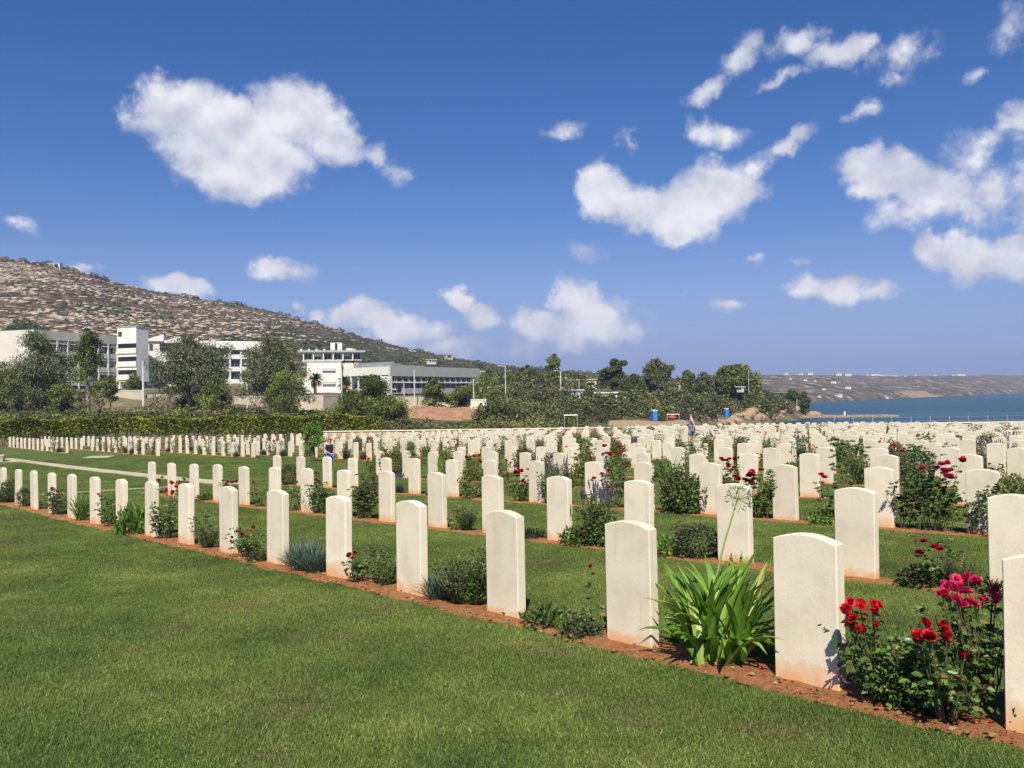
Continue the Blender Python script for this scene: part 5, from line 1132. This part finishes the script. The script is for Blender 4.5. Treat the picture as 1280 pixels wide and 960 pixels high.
# C: white block with penthouse
A, B = pt(384, 222), pt(427, 224); z0 = ZC+.4; bC = Bld('white_block', 'tall white block with boxy attic windows and twin roof stacks behind the pine', A, B, z0); H = Zof(405, 452, 223)-z0; Lc = bC.L
bC.box('wall', 'white', 0, Lc, 0, 12, -3, H); bC.box('roof', 'cream', -1, Lc+.2, -.2, 12, H, H+.3)
bC.window(Lc-4.6, Lc-1.5, -.09, Zof(420, 465, 223)-z0, Zof(420, 461, 223)-z0, 'bglass', mull=2); bC.window(Lc-4.6, Lc-1.5, -.09, Zof(420, 482, 223)-z0, Zof(420, 478, 223)-z0, 'bglass', mull=2)
bC.box('low_wing', 'white', -6, -.02, 1, 9, -3, 4.2); bC.window(-5, -1, .9, 1.4, 2.2, mull=2); bC.window(-5, -1, .9, 2.8, 3.4, mull=2)
bC.box('attic', 'cream', -1, 13.8, 2.5, 11, H+.3, H+2.4)
bC.box('attic_roof', 'grey', -2.2, 14.6, .8, 12, H+2.4, H+2.9)
for i in range(6): x = -.6+i*2.45; bC.box('fin', 'white', x-.32, x-.08, 1.2, 2.5, H+.31, H+2.39); bC.window(x+.15, x+1.75, 2.42, H+.6, H+2.1, 'glass', 'white')
for x in (6.0, 7.8): bC.box('roof_stack', 'white', x, x+1.1, 4, 5.4, H+2.9, H+5.0)
bC.box('roof_box', 'cream', 10.2, 11.6, 4, 5.2, H+2.9, H+3.6)
for i in range(8): x = -1.6+i*1.9; bC.box('roof_vent', 'white', x, x+.5, 2, 2.6, H+2.9, H+3.3)
bC.box('side_block', 'cream', Lc+.02, Lc+4.5, 2, 11, -3, H-.3)
# D: long low building with a grey fascia
z0 = ZC-.4
A, B = pt(487, 212), pt(600, 246); bD = Bld('long_low_building', 'long low modern building with a broad grey fascia over dark ribbon windows', A, B, z0); H = Zof(487, 457, 212)-z0; Ld = bD.L; fa = Zof(487, 470, 212)-z0
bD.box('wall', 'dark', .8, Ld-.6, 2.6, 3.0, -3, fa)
bD.box('fascia', 'grey', .12, Ld, 0, .45, fa, H)
far_ = pt(428, 226); b = MB(); c0, c1, c2 = Vector((A[0], A[1])), Vector((B[0], B[1])), Vector(far_); q = [c0*.97+(c1+c2)*.015, c1*.985+c2*.015, (c1+c2-c0), c2*.985+c1*.015]
ca, sa = math.cos(-bD.root.rotation_euler.z), math.sin(-bD.root.rotation_euler.z); q = [((p.x-A[0])*ca-(p.y-A[1])*sa, (p.x-A[0])*sa+(p.y-A[1])*ca) for p in q]
b.poly([(x, y, fa+.1) for x, y in q]+[(x, y, H-.35) for x, y in q], [(0, 3, 2, 1), (4, 5, 6, 7), (0, 1, 5, 4), (1, 2, 6, 5), (2, 3, 7, 6), (3, 0, 4, 7)]); b.build('roof', M['roof'], bD.root)
f1, f2 = Zof(487, 478, 212)-z0, Zof(487, 491, 212)-z0
bD.box('ledge', 'white', 0, Ld-.4, -.1, 1.0, f1-.1, f1+.22)
bD.box('balcony_slab', 'grey', 1.2, Ld-.6, -.05, 2.58, f2-.3, f2)
for i in range(10):
    if i in (0,): continue
    x = .8+i*(Ld-1.4)/10; bD.box('balcony_panel', 'grey', x+.1, x+(Ld-1.4)/10-.15, -.12, .06, f2-.25, f2+1.05)
for i in range(15):
    x = .5+i*(Ld-1.6)/15; bD.box('fin', 'grey', x, x+.42, .4, 2.5, f2+.01, fa-.01)
    bD.window(x+.6, x+(Ld-1.6)/15-.1, 2.5, f2+.9, fa-.3)
for i in range(11): x = .9+i*(Ld-2)/11; bD.box('column', 'white', x, x+.28, .2, .5, -3, f2-.31); bD.window(x+.5, x+(Ld-2)/11-.2, 2.5, .2, f2-.6, 'bglass')
bD.box('corner_pier', 'white', -.1, .9, -.12, 2.4, -3, fa-.02)
# its left flank
A2, B2 = pt(428, 226), (A[0]-.05, A[1]); bF = Bld('building_flank', 'white flank of the long low building with blue glazing below a white fascia', A2, B2, z0); Lf = bF.L
bF.box('fascia', 'white', 0, Lf-.02, 0, .4, fa+.3, H-.15); bF.box('wall', 'dark', 0, Lf-.75, 2.2, 2.6, -3, fa+.29); bF.box('balcony_slab', 'white', 2, Lf-.2, .1, 2.15, f2+.7, f2+1.0)
for i in range(6): x = .3+i*(Lf-.8)/6; bF.box('column', 'white', x, x+.32, .05, .4, -3, fa+.28); bF.window(x+.5, x+(Lf-.8)/6-.15, 2.1, f2+1.2, fa, 'bglass'); bF.window(x+.5, x+(Lf-.8)/6-.15, 2.1, .1, f2+.5, 'bglass')
for (x, y, wd, h_) in ((3, 4, 4, .7), (8, 5, 3, .9), (13, 6, 5, .6), (20, 6, 2, .5)): bD.box('roof_unit', 'roof', x, x+wd, y, y+2, H-.35, H+h_)
bF.box('roof_screen', 'roof', 1, Lf-2, 2.5, 3, H-.35, H+1.1)
# more distant low houses
def house(label, px, D, yt, yb, wpx, mat='white', roof='cream', dark=True, depth=7, name='house', nwin=3):
    z0 = Zof(px, yb, D); A = (Xof(px-wpx/2, D), D); B = (Xof(px+wpx/2, D), D+random.uniform(-3, 3)); o = Bld(name, label, A, B, z0); o.root['category'] = 'house'; h = Zof(px, yt, D)-z0
    o.box('wall', mat, 0, o.L, 0, depth, -4 if wpx > 12 else -.8, h-.3); o.box('roof', roof, -.3, o.L+.3, -.4, depth+.3, h-.3, h)
    if dark:
        for i in range(nwin): x = (i+.25)*o.L/nwin; o.window(x, x+o.L/nwin*.5, -.09, max(.2, h*.25), h-.8)
    return o
house('long flat cream house on the ridge just right of the low building roof', 586, 330, 464, 474, 46, 'cream', 'cream', nwin=7)
house('small white hut on the hillside above the low building', 541, 400, 449, 453, 8, 'white', depth=2)
house('low house with a terrace roof half hidden in trees', 722, 262, 474, 483, 46, 'cream', 'conc', nwin=4)
house('little white house below the terrace roofed house', 709, 242, 480, 488, 9, 'white', 'conc', nwin=1, depth=2.5)
house('white chapel like building with curved wall beside the headland lamp post', 700, 218, 487, 500, 11, 'white', 'white', nwin=1)
house('small building with a deep roof overhang and blue car port on the headland', 757, 226, 490, 500, 28, 'white', 'white', nwin=3)
house('pinkish house among the trees at the right end of the long building', 640, 300, 472, 482, 10, 'conc', 'tile', nwin=1)
house('tiny white house on the crest of the rocky hill', 68, 534, 329, 336, 17, 'white', 'white', nwin=2, depth=3)
house('small ochre house on the hill shoulder', 562, 640, 443, 448, 9, 'conc', 'conc', nwin=1, depth=3)
house('small orange roofed hut between the headland trees', 857, 262, 478, 484, 6, 'conc', 'tile', nwin=1, depth=1.5)
house('tiny pale hut beneath the broad headland tree', 923, 262, 483, 487, 4, 'cream', 'cream', nwin=1, depth=1.2)
house('grey shed at the right end of the long building beside a fence', 614, 205, 491, 502, 22, 'grey', 'roof', nwin=2)
# retaining walls below the buildings
def rwall(label, pts, zt_, zb_, th=.5, mat='conc'):
    a = pts[0]; root = empty('retaining_wall', (a[0], a[1], zb_)); tag(root, label, 'wall'); b = MB(); c = MB()
    for p, q in zip(pts[:-1], pts[1:]):
        an = math.atan2(q[1]-p[1], q[0]-p[0]); l = math.hypot(q[0]-p[0], q[1]-p[1]); b.O = Vector((p[0]-a[0], p[1]-a[1], 0)); b.c, b.s = math.cos(an), math.sin(an); c.O, c.c, c.s = b.O, b.c, b.s; b.box(0, l, 0, th, -1.5, zt_-zb_); c.box(0, l, -.06, th+.06, zt_-zb_, zt_-zb_+.14)
    b.build('wall_face', M[mat], root); c.build('coping', M['cream'], root)
rwall('tall cream retaining wall below the white block and the large eucalyptus', [pt(280, 170), pt(360, 168), pt(404, 166), pt(432, 172)], Zof(360, 495.5, 168), Zof(360, 516, 168))
rwall('sloped cream concrete abutment under the long low building', [pt(492, 170), pt(522, 168), pt(540, 169)], Zof(520, 497, 168), Zof(520, 515, 168))
rwall('short cream retaining wall behind the rounded tree', [pt(540, 169), pt(590, 171)], Zof(560, 504, 168), Zof(560, 515, 168), .5, 'cream')
rwall('small grey white concrete box above the orange bank', [pt(588, 160), pt(608, 160)], Zof(600, 500, 160), Zof(600, 512, 160), 4, 'cream')
rwall('pale low wall in front of the stair tower', [pt(118, 174), pt(160, 172), pt(180, 171)], Zof(150, 489, 173), Zof(150, 503, 173))
rwall('dark fence topped wall right of the stair tower lamp post', [pt(180, 172), pt(212, 173)], Zof(195, 494, 172), Zof(195, 500, 172), .3, 'grey')
# ------------------------------------------------------------------ lamp posts and poles
def lamp(label, px, yt, yb, D, r=.09, arm=-1, name='street_lamp', mat='pole'):
    z0 = Zof(px, yb, D); h = Zof(px, yt, D)-z0; root = empty(name, (Xof(px, D), D, z0)); tag(root, label, 'street lamp' if name == 'street_lamp' else 'pole'); b = MB(); b.tube([(0, 0, -1.5), (0, 0, h*.5), (0, 0, h)], [r*1.2, r, r*.8], 8); b.build('pole', M[mat], root)
    if arm: b = MB(); b.tube([(0, 0, h-.05), (arm*.9, 0, h+.15)], [.05, .04], 5); b.build('arm', M[mat], root); b = MB(); b.box(arm*1.25-.42, arm*1.25+.42, -.14, .14, h+.06, h+.24); b.build('lamp_head', M['steel'], root)
lamp('thick pale lamp post standing before the stair tower', 179, 452, 498, 166, .16, 0)
lamp('lamp post in front of the large eucalyptus with the white trunk', 309, 466, 512, 140, .10, 0)
lamp('lamp post left of the white flank of the low building', 427, 462, 497, 160, .11, 0)
lamp('short lamp post between the pine and the white block', 439, 480, 498, 165, .08, 0)
lamp('lamp post in front of the low building near its corner', 518, 462, 498, 165, .09, 0)
lamp('second lamp post before the low building, behind the rounded tree', 505, 479, 498, 175, .08, 0)
lamp('lamp post by the right end of the low building', 592, 474, 502, 172, .09, 0)
lamp('lamp post among the scrub right of the low building', 632, 458, 496, 180, .09, -1)
lamp('tall lamp post with arm beside the white chapel like building', 701, 464, 500, 205, .13, -1)
lamp('thin pole in front of the terrace roofed house', 724, 474, 500, 225, .06, 0, 'utility_pole')
lamp('thin pole behind the broad headland tree', 936, 462, 484, 250, .06, 0, 'utility_pole'); lamp('wooden pole left of the broad headland tree', 893, 466, 486, 255, .07, 0, 'utility_pole', 'dbark')
lamp('white light post on the small jetty', 996, 499, 519, 312, .14, 0)
# goal frames on the beach field
def goal(label, px, yt, yb, D, wpx):
    z0 = Zof(px, yb, D); h = Zof(px, yt, D)-z0; wd = wpx/F*D; root = empty('goal_frame', (Xof(px, D), D, z0)); tag(root, label, 'goal')
    for x in (-wd/2, wd/2): b = MB(); b.tube([(x, 0, -.6), (x, 0, h)], .05, 6); b.build('post', M['steel'], root)
    b = MB(); b.tube([(-wd/2-.05, 0, h), (wd/2+.05, 0, h)], .05, 6); b.build('crossbar', M['steel'], root)
goal('grey goal frame before the dark thicket', 713, 519, 537, 100, 16); goal('grey goal frame left of the walking man, near the sand', 841, 518, 534, 118, 15)
# portable toilets
def toilet(label, px, yt, yb, D):
    z0 = Zof(px, yb, D); h = Zof(px, yt, D)-z0; w_ = h*.5; root = empty('portable_toilet', (Xof(px, D), D, z0), .25); tag(root, label, 'portable toilet')
    b = MB(); b.box(-w_/2, w_/2, -w_/2, w_/2, -.4, h*.9); b.build('cabin', M['blue'], root); b = MB(); b.box(-w_*.36, w_*.30, -w_/2-.05, -w_/2-.01, .1, h*.84); b.build('door', M['blue'], root)
    b = MB(); b.poly([(-w_*.54, -w_*.54, h*.9), (w_*.54, -w_*.54, h*.9), (w_*.54, w_*.54, h*.9), (-w_*.54, w_*.54, h*.9), (-w_*.4, -w_*.4, h), (w_*.4, -w_*.4, h), (w_*.4, w_*.4, h), (-w_*.4, w_*.4, h)], [(0, 3, 2, 1), (4, 5, 6, 7), (0, 1, 5, 4), (1, 2, 6, 5), (2, 3, 7, 6), (3, 0, 4, 7)]); b.build('roof', M['lblue'], root)
    b = MB(); b.box(w_/2+.005, w_/2+.03, -w_*.4, w_*.4, .2, h*.8); b.build('side_panel', M['lblue'], root)
toilet('blue portable toilet with a pale roof left of the walking man', 817.5, 512.5, 524, 190); toilet('blue portable toilet further right near the shore rocks', 907.5, 510.5, 519.5, 228)
# red and white beach things
D = 150; z = Zof(841, 529, D); root = empty('beach_umbrella', (Xof(840, D), D, z)); tag(root, 'small red and white beach shelter by the goal frame', 'beach umbrella'); b = MB(); b.tube([(0, 0, -.5), (0, 0, 1.4)], .04, 5); b.build('pole', M['pole'], root)
b = MB(); n = 10; P = [(0, 0, 1.5)]+[(math.cos(2*PI*i/n)*.75, math.sin(2*PI*i/n)*.75, .95) for i in range(n)]+[(0, 0, 1.44)]+[(math.cos(2*PI*i/n)*.72, math.sin(2*PI*i/n)*.72, .90) for i in range(n)]; b.poly(P, [(0, 1+i, 1+(i+1) % n) for i in range(n)]+[(n+1, n+2+(i+1) % n, n+2+i) for i in range(n)]+[(1+i, n+2+i, n+2+(i+1) % n, 1+(i+1) % n) for i in range(n)]); b.build('canopy', M['tarp'], root)
# shore rocks
RK = []
for q in range(4):
    random.seed(q+3); v = IV2*np.array([[random.uniform(.78, 1.2)] for _ in IV2])*np.array([1.3, 1, .7]); RK.append(npmesh('boulder', v, IF2, M['rock']))
random.seed(8)
for i in range(46):
    px = random.uniform(945, 1022) if i < 34 else random.uniform(880, 950); D = np.interp(px, [880, 940, 980, 1005, 1022], [226, 252, 296, 330, 350])+random.uniform(-4, 16); r = random.uniform(.7, 2.0)
    p = MP(px, D); o = link('boulder', RK[i % 4], loc=(p.x, p.y, max(p.z, 10-10.3+.2)+r*.15), rz=random.uniform(0, 6)); o.scale = (r, r, r*random.uniform(.8, 1.3)); tag(o, 'sandy orange boulder on the rocky shore of the headland', 'boulder', 'boulders along the shore')
p2 = np.arange(868, 985, 2.0); D2 = np.linspace(0, 1, 12); PX, TT = np.meshgrid(p2, D2); Da = np.interp(PX, [868, 900, 950, 985], [222, 228, 256, 296]); DD = Da+TT*13; Xq = (PX-640)/F*DD; ed = np.minimum(np.minimum((PX-868)/10, (985-PX)/10), np.minimum(TT, 1-TT)*4)
Zq = midz(PX, DD)+np.clip(ed-vnoise(Xq, DD, 5, 2)*.8, -1, .8)*1.0+(vnoise(Xq, DD, 1.6, 3)-.5)*1.2; tag(grid('shore_bank', Xq, DD, Zq, M['rock'], False), kind='structure')
# jetty
D = 314; b = MB(); x0_ = Xof(965, D); x1_ = Xof(1121, D); n = 26; random.seed(3); root = empty('stone_jetty', (x0_, D, 0)); tag(root, 'low narrow stone jetty reaching into the bay from the headland', 'jetty')
for i in range(n): a = (x1_-x0_)*i/n; c = (x1_-x0_)*(i+1)/n-.04; h_ = .95-.35*i/n+random.uniform(-.1, .1); b.box(a, c, -1.6-random.uniform(0, .4), 1.6+random.uniform(0, .4), -1.2, h_)
b.build('stone_blocks', M['rock'], root); b = MB(); b.box(x1_-x0_-19, x1_-x0_-18.4, -.3, .3, .6, 2.0); b.build('bollard', M['white'], root)
# ------------------------------------------------------------------ palms
def palm(label, px, yt, yb, D):
    z0 = Zof(px, yb, D); h = (Zof(px, yt, D)-z0)*.8; root = empty('palm_tree', (Xof(px, D), D, z0)); tag(root, label, 'palm'); b = MB(); b.tube([(0, 0, -1.5), (0, 0, h*.5), (0, 0, h)], [.35, .33, .28], 8); b.build('trunk', M['dbark'], root)
    b = MB(); b2 = MB(); random.seed(int(px))
    for k in range(60):
        V, Fc = blade_strip((0, 0, h), random.uniform(0, 6.28), random.uniform(1.6, 2.2), .34, random.uniform(-.1, 1.4), random.uniform(.8, 2), 5); b.arr(V, Fc)
    for k in range(50):
        V, Fc = blade_strip((0, 0, h-.1), random.uniform(0, 6.28), random.uniform(1.5, 2.4), .3, random.uniform(-.9, -.2), 1.2, 5); b2.arr(V, Fc)
    b.build('crown', M['palm'], root); b2.build('dry_fronds', M['deadpalm'], root)
palm('short palm with a skirt of dry orange fronds before the white block', 394, 468, 497, 190); palm('short palm between the white block and the pine', 431, 474, 497, 192)
# ------------------------------------------------------------------ people
def skin_fig(name, verts, edges, rad, mat, parent, sub=2, bones=None):
    me = bpy.data.meshes.new(name); me.from_pydata(verts, edges, []); o = link(name, me, parent); me.materials.append(mat)
    m_ = o.modifiers.new('skin', 'SKIN'); m_.use_smooth_shade = True
    for i, v in enumerate(me.skin_vertices[0].data if len(me.skin_vertices) else []): pass
    return o, m_
def grown(name, verts, edges, rad, mat, parent=None, root_i=0):
    """grow a tapered body over a skeleton with the skin modifier"""
    import bmesh
    me = bpy.data.meshes.new(name); bm = bmesh.new(); lay = bm.verts.layers.skin.verify(); vs = [bm.verts.new(v) for v in verts]
    for e in edges: bm.edges.new((vs[e[0]], vs[e[1]]))
    for i, v in enumerate(vs): r = rad[i]; v[lay].radius = (r if isinstance(r, tuple) else (r, r)); v[lay].use_root = (i == root_i)
    bm.to_mesh(me); bm.free(); me.materials.append(mat); o = link(name, me, parent)
    a = o.modifiers.new('skin', 'SKIN'); a.use_smooth_shade = True; s = o.modifiers.new('sub', 'SUBSURF'); s.levels = 2; s.render_levels = 2; return o
def person(loc, H, rz, pose, mats, label):
    s = H/1.75; root = empty('person', loc, rz); root.scale = (s, s, s); tag(root, label, 'person')
    # faces local +x ; left is +y
    J = pose; V = [J['pelvis'], J['waist'], J['chest'], J['neck'], J['head0'], J['head1'], J['head2']]; E = [(0, 1), (1, 2), (2, 3), (3, 4), (4, 5), (5, 6)]; Rr = [(.13, .11), (.12, .10), (.15, .11), .055, .075, .098, .075]
    for sd_ in ('l', 'r'):
        b = len(V); V += [J['sh'+sd_], J['el'+sd_], J['wr'+sd_], J['pa'+sd_]]; E += [(2, b), (b, b+1), (b+1, b+2), (b+2, b+3)]; Rr += [.052, .040, .028, .034]
        for q in range(5):
            d = (Vector(J['pa'+sd_])-Vector(J['wr'+sd_])).normalized(); sdv = Vector((1, 0, 0)); k = len(V); off = sdv*(q-2)*.017; p1 = Vector(J['pa'+sd_])+off+d*(.02 if q else -.01); p2 = p1+d*[.03, .045, .05, .045, .035][q]+(sdv*-.02 if q == 0 else Vector()); V += [tuple(p1), tuple(p2)]; E += [(b+3, k), (k, k+1)]; Rr += [.010, .008]
        b = len(V); V += [J['hi'+sd_], J['kn'+sd_], J['an'+sd_], J['he'+sd_], J['to'+sd_]]; E += [(0, b), (b, b+1), (b+1, b+2), (b+2, b+3), (b+2, b+4)]; Rr += [.085, .056, .038, .035, .030]
    grown('body', V, E, Rr, mats['skin'], root)
    V = [J['pelvis'], J['waist'], J['chest'], tuple(Vector(J['neck'])-Vector((0, 0, .05)))]; E = [(0, 1), (1, 2), (2, 3)]; Rr = [(.165, .15), (.15, .135), (.18, .145), .075]
    for sd_ in ('l', 'r'):
        b = len(V); a_ = Vector(J['sh'+sd_]); e_ = Vector(J['el'+sd_]); V += [tuple(a_), tuple(a_*.25+e_*.75)]; E += [(2, b), (b, b+1)]; Rr += [.075, .072]
    grown('shirt', V, E, Rr, mats['shirt'], root)
    V = [J['pelvis']]; E = []; Rr = [(.165, .15)]
    for sd_ in ('l', 'r'):
        b = len(V); h_, k_, a_ = Vector(J['hi'+sd_]), Vector(J['kn'+sd_]), Vector(J['an'+sd_]); V += [tuple(h_), tuple(k_)]; E += [(0, b), (b, b+1)]; Rr += [.11, .09]
        if mats.get('long'): V += [tuple(a_)]; E += [(b+1, b+2)]; Rr += [.065]
    grown('trousers' if mats.get('long') else 'shorts', V, E, Rr, mats['legs'], root)
    for sd_ in ('l', 'r'): grown('shoe', [J['he'+sd_], J['an'+sd_], J['to'+sd_]], [(0, 1), (0, 2)], [.05, .045, .042], M['shoe'], root)
    h = Vector(J['head1']); b = MB(); v = IV2*np.array([.112, .098, .115])+np.array(h+Vector((-.018, 0, .035)))
    k = (IV2[:, 2] > -.15) | (IV2[:, 0] < -.3); fk = [f for f in IF2 if k[f].all()]; b.arr(v, fk); b.build('cap_crown' if mats.get('cap') else 'hair', mats.get('cap') or M['hair'], root, smooth=True)
    if mats.get('cap'):
        b = MB(); P = [(h.x+.06+.13*math.cos(a), h.y+.085*math.sin(a), h.z+.06-.02*math.cos(a)) for a in np.linspace(-PI/2, PI/2, 9)]; m_ = len(P); b.poly(P+[(x, y, z-.012) for x, y, z in P], [tuple(range(m_)), tuple(range(2*m_-1, m_-1, -1))]+[(i, m_+i, m_+(i+1) % m_, (i+1) % m_) for i in range(m_)]); b.build('cap_peak', mats['peak'], root)
    # face
    b = MB()
    for sg in (-1, 1): b.arr(IV*.013+np.array(h+Vector((.088, sg*.033, .01))), IF)
    b.build('eyes', M['black'], root); b = MB(); b.poly([(h.x+.09, h.y-.014, h.z-.03), (h.x+.09, h.y+.014, h.z-.03), (h.x+.122, h.y, h.z-.028), (h.x+.092, h.y, h.z+.012)], [(0, 1, 2), (0, 2, 3), (1, 3, 2), (0, 3, 1)]); b.build('nose', mats['skin'], root)
    b = MB(); b.box(h.x+.084, h.x+.092, h.y-.024, h.y+.024, h.z-.058, h.z-.050); b.build('mouth', M['tarp'], root)
    for sg in (-1, 1): b = MB(); b.arr(IV*np.array([.018, .010, .028])+np.array(h+Vector((-.005, sg*.098, -.005))), IF); b.build('ear', mats['skin'], root)
    return root
base = dict(pelvis=(0, 0, .95), waist=(.0, 0, 1.12), chest=(.02, 0, 1.33), neck=(.03, 0, 1.47), head0=(.045, 0, 1.55), head1=(.055, 0, 1.63), head2=(.055, 0, 1.69))
walk = dict(base, shl=(.02, .19, 1.40), ell=(-.13, .25, 1.14), wrl=(-.12, .24, .90), pal=(-.10, .24, .83), shr=(.02, -.19, 1.40), elr=(-.10, -.27, 1.14), wrr=(.06, -.27, .93), par=(.11, -.25, .90),
            hil=(0, .09, .90), knl=(.16, .09, .52), anl=(.20, .09, .10), hel=(.17, .09, .05), tol=(.36, .10, .04), hir=(0, -.09, .90), knr=(-.06, -.09, .50), anr=(-.26, -.09, .14), her=(-.29, -.09, .09), tor=(-.13, -.10, .04))
D = 48.0; p = W(865, 540, D)
man = person((p.x, D, float(G(p.x, D))), 1.78, PI-.35, walk, dict(skin=M['skin'], shirt=M['shirt'], legs=M['jeans']), 'dark haired man in a grey blue t-shirt and denim shorts walking among the headstones')
b = MB(); b.box(.17, .23, -.10, .08, 1.02, 1.16); b.tube([(.23, -.01, 1.09), (.29, -.01, 1.09)], .035, 8); cm = b.build('camera', M['black'], loc=man.location, rz=PI-.35); cm.name = 'pocket_camera'; tag(cm, 'small black camera hanging at the walking man\'s waist', 'camera')
st = dict(base, shl=(.02, .17, 1.38), ell=(.02, .23, 1.12), wrl=(.22, .14, 1.02), pal=(.29, .10, 1.02), shr=(.02, -.17, 1.38), elr=(.0, -.24, 1.12), wrr=(.20, -.14, 1.00), par=(.27, -.11, .99),
          hil=(0, .09, .90), knl=(.03, .10, .50), anl=(0, .10, .10), hel=(-.03, .10, .05), tol=(.16, .12, .04), hir=(0, -.09, .90), knr=(.05, -.09, .50), anr=(.0, -.10, .10), her=(-.03, -.10, .05), tor=(.17, -.12, .04))
D = 30.0; p = W(411.5, 570, D)
person((p.x, D, float(G(p.x, D))), 1.22, -.55, st, dict(skin=M['skin'], shirt=M['black'], legs=M['bluejean'], long=True, cap=M['redcap'], peak=M['black']), 'child in a red cap and black t-shirt standing behind a headstone')
# ------------------------------------------------------------------ haze over the whole bay
b = MB(); b.box(-2600, 4200, -60, 4000, -40, 150); hz = b.build('haze', None) if False else None
m = bpy.data.materials.new('haze'); m.use_nodes = True; nt = m.node_tree; nt.nodes.remove(nt.nodes['Principled BSDF']); v = nt.nodes.new('ShaderNodeVolumePrincipled'); v.inputs['Density'].default_value = 2.1e-4; v.inputs['Color'].default_value = (.50, .63, 1.0, 1); v.inputs['Anisotropy'].default_value = .1; L(nt, v.outputs[0], nt.nodes['Material Output'].inputs['Volume'])
hz = b.build('haze', m); tag(hz, kind='stuff')
# ------------------------------------------------------------------ render settings
SC.render.engine = 'CYCLES'; SC.view_settings.view_transform = 'Standard'; SC.view_settings.look = 'None'; SC.view_settings.gamma = 1; SC.view_settings.exposure = 0.5
SC.cycles.volume_bounces = 0; SC.cycles.max_bounces = 5; SC.cycles.diffuse_bounces = 2; SC.cycles.glossy_bounces = 2; SC.cycles.transmission_bounces = 3; SC.cycles.transparent_max_bounces = 8
print('OBJECTS', len(bpy.data.objects), 'TOP', len([o for o in bpy.data.objects if not o.parent]))
